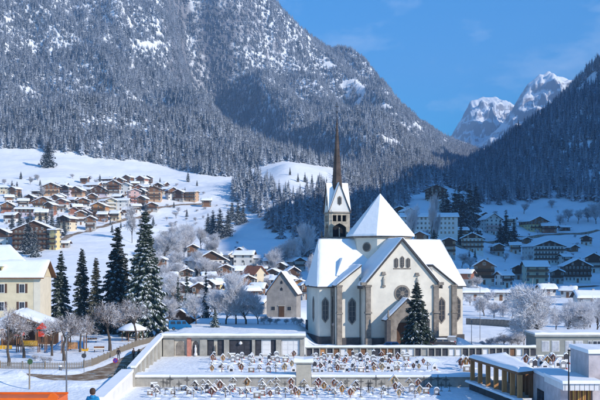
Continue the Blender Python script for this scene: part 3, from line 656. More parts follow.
def roof_slab(name, pts, parent, th=.22, sn=.32, edge=LEDGE, inset=.12, snowm=SNOWR):
    "roof plane with a dark edge and its layer of snow"
    r = slab(pts, th).build(name, edge, parent)
    A_, B_, C_s, D_ = [Vector(p) for p in (pts if len(pts) == 4 else [pts[0], pts[1], pts[2], pts[2]] if len(pts) == 3 else pts[:4])]
    if len(pts) > 4: A_, B_, C_s, D_ = Vector(pts[0]), Vector(pts[1]), Vector(pts[-2]), Vector(pts[-1])
    L1 = max((B_-A_).length, (C_s-D_).length); L2 = max((D_-A_).length, (C_s-B_).length); big = parent is CH
    nu = max(4, min(40, int(L1/(.8 if big else 1.6)))); nv = max(4, min(30, int(L2/(.8 if big else 1.6))))
    us = [0, .15/max(L1,1), .5/max(L1,1.2)] + [(k+1)/(nu) for k in range(nu-1)] + [1-.5/max(L1,1.2), 1-.15/max(L1,1), 1]; vs_ = [0, .15/max(L2,1), .5/max(L2,1.2)] + [(k+1)/(nv) for k in range(nv-1)] + [1-.5/max(L2,1.2), 1-.15/max(L2,1), 1]
    us = sorted(min(1,max(0,u)) for u in us); vs_ = sorted(min(1,max(0,v)) for v in vs_)
    U, Vv = np.meshgrid(us, vs_); U = U[...,None]; Vv = Vv[...,None]; cs_ = [np.array(p) for p in (A_,B_,C_s,D_)]
    Pt = (cs_[0]*(1-U)+cs_[1]*U)*(1-Vv)+(cs_[3]*(1-U)+cs_[2]*U)*Vv
    e1 = np.minimum(U, 1-U)[...,0]*L1; e2 = np.minimum(Vv, 1-Vv)[...,0]*L2; ed = np.clip(np.minimum(e1, e2)/.5, 0, 1)**.5
    sd_ = (len(bpy.data.objects)*7) % 997
    th_ = .012 + sn*ed*(1+.45*fbm(Pt[...,0]/1.7+sd_, Pt[...,1]/1.7+Pt[...,2]/2, 3, 9))
    Pt[...,2] += th_; Pt[...,0] += fbm(Pt[...,0]*1.1+sd_, Pt[...,1]*1.1, 2, 4)*.07*(1-ed)
    grid_mesh('roof_snow', Pt[...,0], Pt[...,1], Pt[...,2], snowm, r)
    return r
# front nave
gable_wall(7.0, 11.9, 19.9, 0, 16).build('nave_wall', CREAM, CH)
for sg in (-1, 1):
    ov = 7.75; ze = 19.95 - ov*1.143
    if sg < 0: pts = [(-ov,-.5,ze),(0,-.5,20.0),(0,13,20.0),(-ov,13,ze)]
    else: pts = [(0,-.5,20.0),(ov,-.5,ze),(ov,13,ze),(0,13,20.0)]
    roof_slab('nave_roof', pts, CH, .55, .35)
    MB().xz([(sg*6.9,11.2),(sg*7.95,11.2),(sg*7.95,11.75),(sg*6.9,11.75)][::sg], -.62, .3).build('eave_stone', STONEB, CH)
    b = MB().box(min(sg*6.1,sg*7.05), max(sg*6.1,sg*7.05), -.38, .3, 1.4, 11.1)                  # corner buttress
    b.box(min(sg*6.0,sg*7.15), max(sg*6.0,sg*7.15), -.62, .3, 0, 1.5); b.box(min(sg*5.95,sg*7.2), max(sg*5.95,sg*7.2), -.66, .3, 6.0, 6.35); b.box(min(sg*5.95,sg*7.2), max(sg*5.95,sg*7.2), -.5, .3, 10.9, 11.3)
    b.build('buttress', STONEB, CH)
MB().box(-5.99, 5.99, -.2, .2, 0, 1.5).build('plinth', STONED, CH)
tw = MB()
for x in (-1.15, 0, 1.15): tw.box(x-.55, x+.55, -.07, .1, 14.15, 14.4)
tw.build('window_sill', STONEB, CH)
for x in (-1.15, 0, 1.15): church_window(x, 0, 14.4, .62, 2.1 if x == 0 else 1.8)
rose = MB().lathe([(1.55,-.1),(1.55,.1)], 24).build('rose_window', STONEB, CH, loc=(0,0,9.7)); rose.rotation_euler = (R(90),0,0)
g = MB().lathe([(1.2,.09),(1.2,.14)], 24).build('pane', LEAD, rose)
tr = MB()
for k in range(8):
    a = k*math.pi/4; tr.tube((0,0,.16), (1.2*math.cos(a),1.2*math.sin(a),.16), .05, .05, 4)
tr.lathe([(.42,.13),(.42,.19)], 12); tr.build('tracery', STONEB, rose)
for x, z in ((-3.6,11.2),(2.9,11.0)):
    n = MB().box(x-.42, x+.42, -.35, .1, z+1.9, z+2.15); n.box(x-.3, x+.3, -.3, .1, z+2.15, z+2.5); n.build('statue_canopy', STONEB, CH); MB().prism([(x-.35,-.3),(x+.35,-.3),(x+.25,.1),(x-.25,.1)], z-.35, z).build('statue_console', STONEB, CH)
    MB().lathe([(.05,0),(.26,.03),(.22,.7),(.3,1.15),(.12,1.3),(.15,1.5),(.05,1.66)], 8, (x,-.16,z)).build('statue', STONEG, CH)
# side aisles with lean-to roofs
for sg in (-1, 1):
    pr = [(7.0,0),(11.5,0),(11.5,11.2),(7.0,14.6)]; pr = [(sg*a, b) for a, b in pr][::sg]
    MB().xz(pr, 3, 9).build('aisle_wall', CREAM, CH)
    x0, x1 = sg*6.98, sg*12.0; z0, z1 = 15.0, 11.1
    pts = [(x1,2.6,z1),(x0,2.6,z0),(x0,9,z0),(x1,9,z1)] if sg < 0 else [(x0,2.6,z0),(x1,2.6,z1),(x1,9,z1),(x0,9,z0)]
    roof_slab('aisle_roof', pts, CH, .25, .3)
    b = MB().box(min(sg*10.8,sg*11.75), max(sg*10.8,sg*11.75), 2.5, 3.3, 0, 10.9); b.box(min(sg*10.7,sg*11.85), max(sg*10.7,sg*11.85), 2.4, 3.4, 10.9, 11.2); b.box(min(sg*10.7,sg*11.85), max(sg*10.7,sg*11.85), 2.3, 3.3, 5.8, 6.1); b.build('buttress', STONEB, CH)
    MB().box(min(sg*7.16,sg*10.68), max(sg*7.16,sg*10.68), 2.8, 3.2, 0, 1.4).build('plinth', STONED, CH)
    church_window(sg*8.8, 3, 4.0, 1.15, 4.6)
    MB().tube((sg*7.3,2.75,0), (sg*7.3,2.75,12.6), .07).build('downpipe', IRON, CH)
# transept body
TP = [(-14.3,6),(14.3,6),(14.3,16),(9,22),(-9,22),(-14.3,16)]
MB().prism(TP, 0, 10.9).build('transept_wall', CREAM, CH)
MB().prism([(-14.55,5.75),(14.55,5.75),(14.55,16.1),(9.1,22.25),(-9.1,22.25),(-14.55,16.1)], 0, 1.45).build('plinth', STONED, CH)
zE = 10.85; zR = 20.0; xr = 12.6; Rl = (-xr,14,zR); Rr = (xr,14,zR); Rb = (-7,14,zR); Rc = (7,14,zR)
C_ = [(-14.85,5.45,zE),(14.85,5.45,zE),(14.85,16.2,zE),(9.3,22.55,zE),(-9.3,22.55,zE),(-14.85,16.2,zE)]
roof_slab('transept_roof', [C_[0],C_[1],Rr,Rl], CH); roof_slab('transept_roof', [C_[3],C_[4],Rb,Rc], CH)
for q_ in ([C_[1],C_[2],Rr],[C_[5],C_[0],Rl],[C_[2],C_[3],Rc,Rr],[C_[4],C_[5],Rl,Rb]): roof_slab('transept_roof', q_, CH)
for sg in (-1, 1):
    church_window(sg*13.2, 6, 4.2, 1.0, 4.4); church_window(sg*14.3, 11, 4.2, 1.0, 4.4, sg*R(90))
    MB().box(min(sg*11.6,sg*12.15), max(sg*11.6,sg*12.15), 5.4, 6.2, 0, 10.6).build('buttress', STONEB, CH)
MB().tube((-12.0,5.3,0), (-12.0,5.3,9.0), .08).build('downpipe', IRON, CH)
d = slab([(-10.8,6.8,13.0),(-7.6,6.8,13.0),(-9.2,8.4,16.3)], .1); d.add([(-10.8,6.8,13.0),(-9.2,8.4,16.3),(-9.2,12.2,16.3),(-10.8,9.3,13.0)], [(0,1,2,3)]); d.add([(-7.6,6.8,13.0),(-9.2,8.4,16.3),(-9.2,12.2,16.3),(-7.6,9.3,13.0)], [(3,2,1,0)])
d.build('dormer', SNOWR, CH)
# octagonal crossing lantern with pyramid roof
def ngon(r, n, c, a0=0): return [(c[0]+r*math.cos(a0+2*math.pi*i/n), c[1]+r*math.sin(a0+2*math.pi*i/n)) for i in range(n)]
MB().prism(ngon(5.9, 8, (0,14), R(22.5)), 12, 20.3).build('lantern_wall', CREAM, CH)
MB().prism(ngon(6.35, 8, (0,14), R(22.5)), 20.2, 20.5).build('lantern_cornice', STONEB, CH)
pv = [(*p, 20.52) for p in ngon(6.75, 8, (0,14), R(22.5))]
pr_ = MB().add(pv + [(0,14,28.6)], [(i,(i+1)%8,8) for i in range(8)] + [tuple(range(7,-1,-1))]).build('lantern_roof', LEDGE, CH)
pv = [(*p, 20.56) for p in ngon(6.85, 8, (0,14), R(22.5))] + [(*p, 20.95) for p in ngon(6.8, 8, (0,14), R(22.5))]
MB().add(pv + [(0,14,29.2)], [(i,(i+1)%8,8+(i+1)%8,8+i) for i in range(8)] + [(8+i,8+(i+1)%8,16) for i in range(8)] + [tuple(range(7,-1,-1))]).build('roof_snow', SNOWR, pr_)
f = MB().tube((0,14,28.9), (0,14,32.0), .06); f.box(-.35,.35,13.96,14.04,31.2,31.3); f.lathe([(.02,0),(.2,.15),(.02,.3)], 8, (0,14,29.6)); f.build('roof_cross', IRON, CH)
for k in range(8):
    a = R(45*k); 
    if math.sin(a) > .5: continue
    o = MB().lathe([(.95,0),(.95,.12)], 18).build('round_window', STONEB, CH, loc=(5.42*math.cos(a), 14+5.42*math.sin(a), 18.4)); o.rotation_euler = (R(90), 0, a+R(90))
    MB().lathe([(.72,.11),(.72,.16)], 18).build('pane', LEAD, o)
# sacristy at the back
SX = [(-10.8,24),(-7.7,22.6),(2,22.6),(2,33),(-10.8,33)]
MB().prism(SX, 0, 10.9).build('sacristy_wall', CREAM, CH); MB().prism([(-11.05,23.9),(-7.8,22.35),(2.2,22.35),(2.2,33.2),(-11.05,33.2)], 0, 3.0).build('plinth', STONED, CH)
ap = (-7.4,28,15.6); cs = [(-11.4,24,10.8),(-7.8,22.1,10.8),(2.4,22.1,10.8),(2.4,33.4,10.8),(-11.4,33.4,10.8)]; ap2 = (0,28,15.6)
for tri in ([cs[0],cs[1],ap],[cs[1],cs[2],ap2,ap],[cs[3],cs[4],ap,ap2],[cs[4],cs[0],ap],[cs[2],cs[3],ap2]): roof_slab('sacristy_roof', tri, CH, .2, .3)
church_window(-9.25, 23.3, 4.6, .8, 4.0, R(-24.3)); church_window(-10.8, 28.5, 4.6, .8, 4.0, R(-90))
# porch
PO = MB().xz([(-3.6,0),(-2.0,0),(-2.0,3.2),(-1.7,4.2),(-1.1,5.0),(0,5.8),(1.1,5.0),(1.7,4.2),(2.0,3.2),(2.0,0),(3.6,0),(3.6,5.3),(0,8.7),(-3.6,5.3)], -3.0, -.7).build('porch_wall', STONEB, CH)
for sg in (-1, 1):
    pts = [(-4.2,-3.4,4.95),(0,-3.4,8.95),(0,-.7,8.95),(-4.2,-.7,4.95)] if sg < 0 else [(0,-3.4,8.95),(4.2,-3.4,4.95),(4.2,-.7,4.95),(0,-.7,8.95)]
    roof_slab('porch_roof', pts, CH, .25, .3)
    MB().box(min(sg*3.3,sg*4.1), max(sg*3.3,sg*4.1), -3.6, -3.02, 0, 5.0).build('porch_pier', STONED, CH)
    MB().lathe([(.2,0),(.3,.2),(.1,.9),(.16,1.1),(.03,1.5)], 8, (sg*3.7,-3.3,5.4)).build('pinnacle', STONEB, CH)
dr = MB().box(-1.5, 1.5, -.34, -.24, 0, 4.3).build('door', WOODD, CH); MB().box(.08,.14,-.4,-.33,1.2,1.6).build('handle', METAL, dr)
# bell tower
TW = thing('bell_tower', 'slender stone bell tower with gabled belfry and tall brown needle spire', 'tower', (18.9-6.3*math.cos(R(12))-25*math.sin(R(12))+.2, 176-6.3*math.sin(R(12))+25*math.cos(R(12)), 0), R(12))
hw = 2.2
MB().box(-hw, hw, -hw, hw, 0, 20.6).build('shaft', TOWERS, TW)
MB().box(-hw-.5, hw+.5, -hw-.5, hw+.5, 20.2, 20.7).build('balcony', STONEB, TW)
for i, (x, y) in enumerate(((-1,-1),(1,-1),(1,1),(-1,1))): MB().tube((x*2.65,y*2.65,20.7), (x*2.65,y*2.65,22.0), .25, .12, 8).build('pinnacle', STONEB, TW)
# belfry: corner piers, mullions and solid backs leave real openings
bf = MB()
for x in (-1, 1):
    for y in (-1, 1): bf.box(min(x*hw,x*1.45), max(x*hw,x*1.45), min(y*hw,y*1.45), max(y*hw,y*1.45), 20.7, 25.6)
bf.box(-hw+.02, hw-.02, -hw+.02, hw-.02, 23.55, 23.9); bf.box(-hw+.02,hw-.02,-hw+.02,hw-.02,25.2,25.62); bf.build('belfry_wall', TOWERS, TW)
MB().box(-1.5, 1.5, -1.5, 1.5, 20.7, 25.2).build('belfry_shade_block', mat('belfry_shade_black', (.012,.012,.014), .9), TW)  # near-black block gives the openings the shade of a hollow chamber
for a in range(4):
    o = MB()
    for x in (-.5, .5): o.box(x-.11, x+.11, -hw+.06, -1.6, 23.9, 25.2)
    for i in range(5):                                                    # pointed arch filling over the lower opening
        t0, t1 = i/5, (i+1)/5
        for sg in (-1, 1): o.xz([(sg*1.45, 22.6+t0*.95), (sg*1.45, 22.6+t1*.95), (sg*1.45*(1-t1**1.5), 22.6+t1*.95), (sg*1.45*(1-t0**1.5), 22.6+t0*.95)][::-sg], -hw+.04, -1.7)
    o.box(-.09, .09, -hw+.1, -1.7, 20.7, 22.6); o.build('belfry_tracery', TOWERS, TW, rz=a*R(90))
    MB().box(-hw-.18, hw+.18, -hw-.18, -hw+.16, 25.62, 25.9).build('cornice', STONEB, TW, rz=a*R(90))
    gw = MB().xz([(-hw,25.9),(hw,25.9),(0,31.8)], -hw, -hw+.3).build('gable', WHITEP, TW, rz=a*R(90))
    w_ = MB().xz(lancet(.9,2.0), -hw-.06, -hw+.02).build('window', STONEB, gw, loc=(0,0,27.2)); MB().xz(lancet(.6,1.6), -hw-.1, -hw-.05).build('pane', LEAD, w_, loc=(0,0,.15))
    for sg in (-1, 1):
        pts = [(-hw-.25,-hw-.25,25.75),(0,-hw-.25,32.1),(0,0,32.1)]; pts = pts if sg < 0 else [(0,-hw-.25,32.1),(hw+.25,-hw-.25,25.75),(0,0,32.1)]
        rr_ = slab(pts, .22).build('gable_roof', COPPER, TW, rz=a*R(90)); c = sum((Vector(p) for p in pts), Vector())/3
        if a != 0 or sg < 0: slab([Vector(p)+(c-Vector(p)).normalized()*.3+Vector((0,0,.22)) for p in pts], .2).build('roof_snow', SNOWR, rr_)
sv = [(*p, 27.5) for p in ngon(1.45, 8, (0,0), R(22.5))] + [(*p, 33.0) for p in ngon(.95, 8, (0,0), R(22.5))]
sp_ = MB().add(sv+[(0,0,46.6)], [(i,(i+1)%8,8+(i+1)%8,8+i) for i in range(8)]+[(8+i,8+(i+1)%8,16) for i in range(8)]).build('spire', COPPER, TW)
c = MB()
for i in range(8):
    a = R(22.5+45*i)
    for k in range(9):
        z = 33.5+k*1.35; r = .95*(46.6-z)/13.6; c.lathe([(.02,0),(.1,.1),(.02,.2)], 4, (r*math.cos(a), r*math.sin(a), z))
c.build('crockets', COPPER, sp_)
f = MB().tube((0,0,46.2), (0,0,49.0), .05); f.box(-.4,.4,-.04,.04,48.0,48.12); f.lathe([(.02,0),(.22,.18),(.02,.36)], 8, (0,0,46.7)); f.build('spire_cross', IRON, sp_)

# ------------------------------------------------------------------ houses
WSH = {}
def win_mesh(wd, h, style):
    k = (round(wd,2), round(h,2), style)
    if k not in WSH:
        b = MB(); b.box(-wd/2-.1, wd/2+.1, -.06, .02, -.1, h+.1, 0); b.box(-wd/2, wd/2, -.075, -.055, 0, h, 1); b.box(-.03, .03, -.09, -.07, 0, h, 0)
        if style == 'shut':
            for s_ in (-1, 1): b.box(min(s_*(wd/2+.1),s_*(wd/2+.1+wd*.42)), max(s_*(wd/2+.1),s_*(wd/2+.1+wd*.42)), -.07, .02, -.05, h+.05, 2)
        WSH[k] = b.mesh('window', [FRAMEW if style != 'dark' else SHUT, GLASS, SHUT])
    return WSH[k]
WALLC = {'white': WHITEP, 'cream': mat('pale_cream', (.66,.56,.4), .9, .08, .4), 'orange': mat('apricot_plaster', (.52,.34,.21), .9, .1, .4), 'pink': mat('pink_plaster', (.6,.4,.38), .9, .08, .4),
   'yellow': mat('yellow_plaster', (.66,.53,.25), .9, .1, .4), 'grey': mat('grey_plaster', (.4,.38,.36), .9, .1, .4), 'red': mat('rust_plaster', (.33,.14,.09), .9, .15, .4), 'dark': WOODD, 'wood': WOODM, 'owood': WOODO, 'lilac': mat('lilac_plaster', (.5,.44,.5), .9, .08, .4)}
hrot = random.Random(12)
RED = mat('red_brown_roof', (.28,.1,.05), .8, .25, 1, .3, 4)
def house(label, px, py, wpx, floors=3, lower='white', upper='wood', wood_from=2, ridge='front', rot=0, depth=1.0, pitch=.42, balc=(1,2), rsnow=1.0, nw=None, name='house', style='plain', cat='house', bal_mat=None, ymin=240, roofm=None, fh=2.8, loc=None, wm=None, over=1.1, group=None):
    p = loc or hit(px, py, ymin); wd = wm or wpx*p.y/F; dp = wd*depth; H = fh*floors+.4
    if loc is None: rot = rot + hrot.uniform(-26, 26)*(1 if wpx < 20 else .35); pitch = pitch*hrot.uniform(.95,1.3)
    T = thing(name, label, cat, (p.x, p.y+dp*.5, p.z), R(rot), group); hx, hy = wd/2, dp/2; B = -2.5 if loc is None else -.3
    zw = min(floors, wood_from)*fh+.4 if wood_from < 90 else H
    LM = WALLC[lower]; UM = WALLC[upper]; rm = roofm or WOODD
    half = hx if ridge == 'front' else hy; za = H + half*pitch
    MB().box(-hx, hx, -hy, hy, B, zw).build('wall', LM, T)
    u = MB(); e = .03 if zw < H else 0.0
    if ridge == 'front': u.xz([(-hx-e,zw+.002),(hx+e,zw+.002),(hx+e,H),(0,za),(-hx-e,H)], -hy-e, hy+e)
    else: u.yz([(-hy-e,zw+.002),(hy+e,zw+.002),(hy+e,H),(0,za),(-hy-e,H)], -hx-e, hx+e)
    u.build('upper_wall', UM if (zw < H or upper != lower) else LM, T)
    o = over
    for s_ in (-1, 1):
        ze = H - o*pitch + .1; zt = za + .1
        if ridge == 'front': pts = [(-hx-o,-hy-o*1.2,ze),(0,-hy-o*1.2,zt),(0,hy+o,zt),(-hx-o,hy+o,ze)] if s_ < 0 else [(0,-hy-o*1.2,zt),(hx+o,-hy-o*1.2,ze),(hx+o,hy+o,ze),(0,hy+o,zt)]
        else: pts = [(-hx-o,-hy-o,ze),(hx+o,-hy-o,ze),(hx+o,0,zt),(-hx-o,0,zt)] if s_ < 0 else [(hx+o,hy+o,ze),(-hx-o,hy+o,ze),(-hx-o,0,zt),(hx+o,0,zt)]
        if rsnow >= 1: rf = roof_slab('roof', pts, T, .22, .6, rm, .2)
        else:
            rf = slab(pts, .22).build('roof', rm, T); a_, b_, c_, d_ = [Vector(q) for q in pts]
            if rsnow > 0: slab([a_.lerp(d_,.1)+Vector((0,0,.25)), b_.lerp(c_,.1)+Vector((0,0,.25)), b_.lerp(c_,.1+.8*rsnow)+Vector((0,0,.25)), a_.lerp(d_,.1+.8*rsnow)+Vector((0,0,.25))], .24).build('roof_snow', SNOWR, rf)
    cx_ = hx*.35; ch = MB().box(cx_-.4, cx_+.4, -.2, .6, za-2.2, za+.9).build('chimney', WALLC['grey'], rf); MB().box(cx_-.5, cx_+.5, -.3, .7, za+.9, za+1.15).build('chimney_snow', SNOWR, ch) if False else None
    n = nw or max(2, int(wd/3.1)); ww = min(1.15, wd/n*.4)
    rows = floors + (1 if ridge == 'front' and half*pitch > 2.6 else 0)
    for fl in range(rows):
        z0 = .4 + fl*fh + .95; gab = fl >= floors
        nn = n if not gab else max(1, n//2-(0 if n < 6 else 1)); span = wd*.84 if not gab else wd*.38
        if gab: z0 = H + .35
        for i in range(nn):
            x = 0 if nn == 1 else -span/2 + span*i/(nn-1)
            if fl == 0 and i == nn//2 and nn > 2: continue
            wh = 1.35 if not (fl in balc) else 1.75
            ob = link('window', win_mesh(ww, wh if not gab else 1.1, style if z0 < zw or style != 'shut' else 'plain'), T, (x, -hy-.035, z0 if wh < 1.5 else z0-.4))
        if not gab:
            ns = max(2, int(dp/4))
            sx = -1 if p.x > 0 else 1
            for i in range(ns): link('window', win_mesh(ww, 1.3, 'plain'), T, (sx*(hx+.035), -dp*.4+dp*.8*i/(ns-1), z0), sx*R(90))
    d_ = MB().box(-.55, .55, -hy-.08, -hy+.05, .1, 2.3).build('door', WOODM, T)
    bm_ = bal_mat or WOODD
    for fl in balc:
        if fl >= rows: continue
        z = .4+fl*fh; wb = hx*1.02 if fl < floors else hx*.55
        b = MB(); b.box(-wb, wb, -hy-1.25, -hy-.1, z-.1, z+.05); b.box(-wb, wb, -hy-1.28, -hy-1.18, z+.25, z+1.0); b.box(-wb, wb, -hy-1.32, -hy-1.14, z+1.0, z+1.1)
        k = max(3, int(wb*2/2.2))
        for i in range(k+1): x = -wb+.06 + (2*wb-.12)*i/k; b.box(x-.06, x+.06, -hy-1.3, -hy-1.16, z-.05, z+1.0)
        b.build('balcony', bm_, T)
    return T
# sunny village on the slope
house('small cream house at the top edge of the village beside snowy spruces', 4, 194, 15, 2, 'cream', 'cream', 99, 'side', 0, .7, balc=())
house('brown timber chalet with orange plaster corner high in the village', 51, 196, 15, 3, 'orange', 'wood', 2, balc=(1,), rot=-8)
house('small mauve plastered chalet with dark gable, uphill of the apricot house', 67, 197, 8, 3, 'lilac', 'dark', 2)
house('apricot house with brown balcony under a wide white roof', 77, 197, 14, 2, 'orange', 'wood', 1, balc=(1,))
house('broad chalet with low spreading dark gable roof half cleared of snow', 97, 197, 17, 2, 'lilac', 'dark', 1, balc=(1,), rsnow=.35, pitch=.5)
house('tall white and brown house with dark gable above the broad dark roof', 113, 196, 12, 4, 'white', 'wood', 2, balc=(1,2,3))
house('long low dark barn on the topmost terrace of the village', 106, 182, 18, 1, 'dark', 'dark', 0, 'side', 0, .4, balc=())
house('snow roofed hay shed just below the long dark barn', 93, 188, 14, 1, 'wood', 'wood', 0, 'side', 0, .6, balc=())
house('rust red little chalet at the upper edge of the village meadow', 142, 184, 9, 2, 'white', 'red', 1, balc=(1,))
house('small brown cabin above the rust red chalet', 128, 183, 8, 2, 'wood', 'wood', 1, balc=())
house('narrow white house uphill of the pink house', 126, 194, 8, 3, 'white', 'white', 99, balc=())
house('tall pink house with red brown balconies', 133, 205, 12, 4, 'pink', 'pink', 99, balc=(1,2), bal_mat=WALLC['red'])
house('white house with dark balconies beside the pink house', 143, 201, 9, 3, 'white', 'dark', 2, balc=(1,2))
house('apricot orange apartment house with four storeys and brown roof', 154, 202, 13, 4, 'orange', 'wood', 3, balc=(1,2), rsnow=.6)
house('white chalet over a dark garage next to the apricot apartment house', 171, 200, 10, 3, 'white', 'wood', 2, balc=(2,))
house('dark blue grey chalet between two plastered houses', 180, 202, 10, 3, 'grey', 'dark', 1, balc=(1,))
house('flat roofed apricot house at the end of the sunny row', 191, 202, 12, 3, 'orange', 'orange', 99, 'side', 0, .8, pitch=.12, balc=(1,2))
house('broad brown farmhouse with wide low gable in mid village', 43, 209, 21, 2, 'cream', 'wood', 1, balc=(1,))
house('tan gabled chalet above the black barn', 82, 208, 12, 2, 'white', 'wood', 1, balc=(1,))
house('black timber barn with snowy forecourt', 86, 217, 14, 1, 'dark', 'dark', 0, balc=(), rsnow=.2)
house('bright orange plastered chalet with dark ground floor', 99, 217, 14, 3, 'orange', 'owood', 2, balc=(1,2))
house('slim cream apartment house next to the bright orange chalet', 111, 215, 9, 4, 'cream', 'cream', 99, balc=(1,2,3), bal_mat=FRAMEW)
house('long white house with three rows of windows below the tall brown one', 121, 211, 15, 3, 'white', 'white', 99, 'side', 0, .6, balc=())
house('brown and red chalet at the village edge above the field', 6, 213, 13, 2, 'red', 'wood', 1, balc=(1,))
house('long purple grey block under a flat snowy roof', 27, 217, 25, 2, 'lilac', 'dark', 1, 'side', 0, .5, balc=(), pitch=.2)
house('small dark chalet with reddish gable behind the spruces', 62, 212, 9, 3, 'white', 'red', 2, balc=(1,))
house('pale pink chalet with red brown roof beside the spruces', 73, 222, 11, 3, 'pink', 'red', 2, balc=(1,), rsnow=.5)
house('cream house with yellow extension and dark gable below the pink chalet', 66, 231, 13, 3, 'cream', 'dark', 2, balc=(2,))
house('half timbered chalet with white base beside the big timber hotel', 2, 247, 15, 3, 'white', 'dark', 2, balc=(2,))
house('big dark timber hotel with rows of balconies and wide gable', 32, 250, 42, 4, 'dark', 'dark', 1, balc=(1,2,3), name='hotel', cat='hotel', pitch=.38, nw=10)
house('yellow four storey annex joined to the dark timber hotel', 54, 250, 8, 4, 'yellow', 'yellow', 99, 'side', 0, 1, balc=(1,2), name='hotel', cat='hotel', pitch=.1)
house('low snow covered shed beside the yellow hotel annex', 64, 248, 9, 1, 'grey', 'grey', 99, 'side', 0, .7, balc=())
for i, (a, b, ww, lab, c1, c2) in enumerate(((88,196,8,'small white chalet squeezed between two dark gables','white','wood'),(60,203,9,'cream chalet on the lane below the brown timber chalet','cream','wood'),(72,207,9,'white gabled house above the little dark chalet','white','wood'),(30,204,9,'timber hut with snowy lean-to above the broad farmhouse','wood','dark'),(104,208,7,'grey walled chalet behind the bright orange chalet','grey','wood'),(139,193,7,'white walled chalet just above the pink house','white','red'),(162,190,9,'weathered hay barn on the slope above the sunny row','wood','dark'),(148,183,7,'dark hay hut near the forest edge','dark','dark'),(117,203,8,'lilac house between two white houses','lilac','dark'),(92,203,9,'grey chalet with brown gable above the bright orange chalet','grey','wood'),(127,217,8,'white cottage at the foot of the pink house','white','wood'),(152,212,10,'low stone stable below the apricot apartment house','grey','wood'),(206,207,9,'half buried hay shed at the end of the sunny meadow track','wood','dark'))):
    house(lab, a, b, ww, 2, c1, c2, 1, 'front' if i%2 else 'side', (-6,5,0,8)[i%4], .9, balc=(1,) if i%2 else ())
EX = [(14,199,9,'cream','wood','pale cream chalet under the upper field'),(22,208,10,'white','wood','white walled chalet behind the long purple block'),(36,198,8,'grey','dark','grey hut with dark gable near the brown timber chalet'),(57,208,8,'pink','wood','small pink chalet below the broad farmhouse'),(76,214,9,'white','dark','white chalet with black gable beside the black barn'),(107,189,8,'white','wood','white chalet behind the tall white and brown house'),(120,189,8,'cream','wood','cream chalet under the long dark barn'),(134,189,8,'wood','dark','timber chalet uphill of the white walled chalet'),(146,193,7,'lilac','wood','lilac walled chalet behind the apricot apartment house'),(158,194,8,'white','dark','white chalet with dark eaves on the upper sunny row'),(166,195,7,'cream','wood','cream cottage squeezed into the sunny row'),(135,213,9,'white','wood','white chalet right under the tall poplar'),(142,209,9,'grey','wood','grey stable under the white house with dark balconies'),(115,221,9,'cream','wood','cream cottage below the slim apartment house'),(102,222,9,'wood','dark','timber shed below the bright orange chalet'),(80,225,10,'white','wood','white chalet on the lane under the black barn'),(10,223,12,'white','dark','white walled chalet behind the hotel spruces'),(40,220,12,'cream','wood','cream chalet hidden behind the frosty spruces'),(50,216,9,'red','wood','rust red chalet behind the frosty spruces'),(84,184,7,'wood','wood','hay hut beside the snow roofed hay shed'),(63,191,7,'wood','dark','dark cabin at the upper village edge'),(90,231,9,'grey','wood','lonely grey barn on the slope below the village'),(8,204,8,'white','wood','white cottage above the red brown chalet')]
for i, (a, b, ww, c1, c2, lab) in enumerate(EX):
    house(lab, a, b, ww, 2+(i%3 == 0), c1, c2, 1+(i%2), 'side' if i%3 else 'front', 0, .9, balc=(1,) if i%2 else ())
VS = random.Random(31)
for i in range(90):
    px_ = VS.uniform(2, 205); lo = 178+max(0,px_-120)*.1; py_ = VS.uniform(lo, 236 if px_ < 150 else 228); k_ = VS.random()
    if k_ < .4: sp(px_, py_, VS.uniform(4,8), 'frost', 'small frosted garden tree among the sunny village chalets', 'garden trees in the sunny village', 1.3)
    elif k_ < .6: sp(px_, py_, VS.uniform(3,5), 'shrub', 'low frosted bush on the sunny village slope', 'bushes on the sunny slope', 1.8)
    else: sp(px_, py_, VS.uniform(6,11), 'spruce', 'small snowy garden spruce among the sunny village chalets', 'garden spruces in the sunny village', 1.3)
for i in range(40):
    px_ = VS.uniform(140, 240); py_ = VS.uniform(205, 250); sp(px_, py_, VS.uniform(2,4.5), 'shrub', 'low frosted bush dotting the open sunny meadow', 'bushes on the open meadow', 2.0)
for i in range(36):
    px_ = VS.uniform(465, 598); py_ = VS.uniform(214, 296); sp(px_, py_, VS.uniform(3,7), 'shrub' if VS.random() < .5 else 'frost', 'small frosted garden shrub on the blue shaded slope', 'garden shrubs on the shaded slope', 1.5)
for i in range(14):
    px_ = VS.uniform(180, 300); py_ = VS.uniform(284, 316); sp(px_, py_, VS.uniform(6,13), 'frost', 'frosted garden tree between the valley floor houses', 'garden trees of the valley floor', 1.2)
# houses of the valley floor
house('large white chalet hotel with dark balconies and broad snowy gable', 204, 276, 34, 3, 'white', 'dark', 3, balc=(1,2), name='hotel', cat='hotel', rot=14, depth=1.3, pitch=.48, nw=7, style='dark')
house('little snow roofed barn beside the white chalet hotel', 183, 270, 8, 1, 'wood', 'wood', 0, balc=())
house('white house with dark gable behind the chalet hotel', 230, 265, 11, 2, 'white', 'dark', 2, balc=(1,), rot=20)
house('big white house with wide snowy hip behind the dark gable', 244, 270, 19, 3, 'white', 'white', 99, 'side', 0, .8, balc=())
house('low flat snowy garage in front of the big white house', 231, 275, 13, 1, 'grey', 'grey', 99, 'side', 0, .6, pitch=.08, balc=())
house('cream house with bare red brown roof', 254, 291, 17, 3, 'cream', 'cream', 99, 'side', -18, .9, balc=(), rsnow=.0, roofm=RED, style='plain', pitch=.75)
house('white house with black window band', 238, 293, 13, 2, 'white', 'dark', 2, 'side', 0, .8, balc=(1,), pitch=.2)
house('yellow house with snowy verandah', 221, 296, 18, 2, 'yellow', 'yellow', 99, 'side', 6, .8, balc=(), pitch=.35)
house('grey gabled chalet under the big frosted trees', 296, 272, 14, 2, 'grey', 'dark', 2, balc=(1,), rot=25)
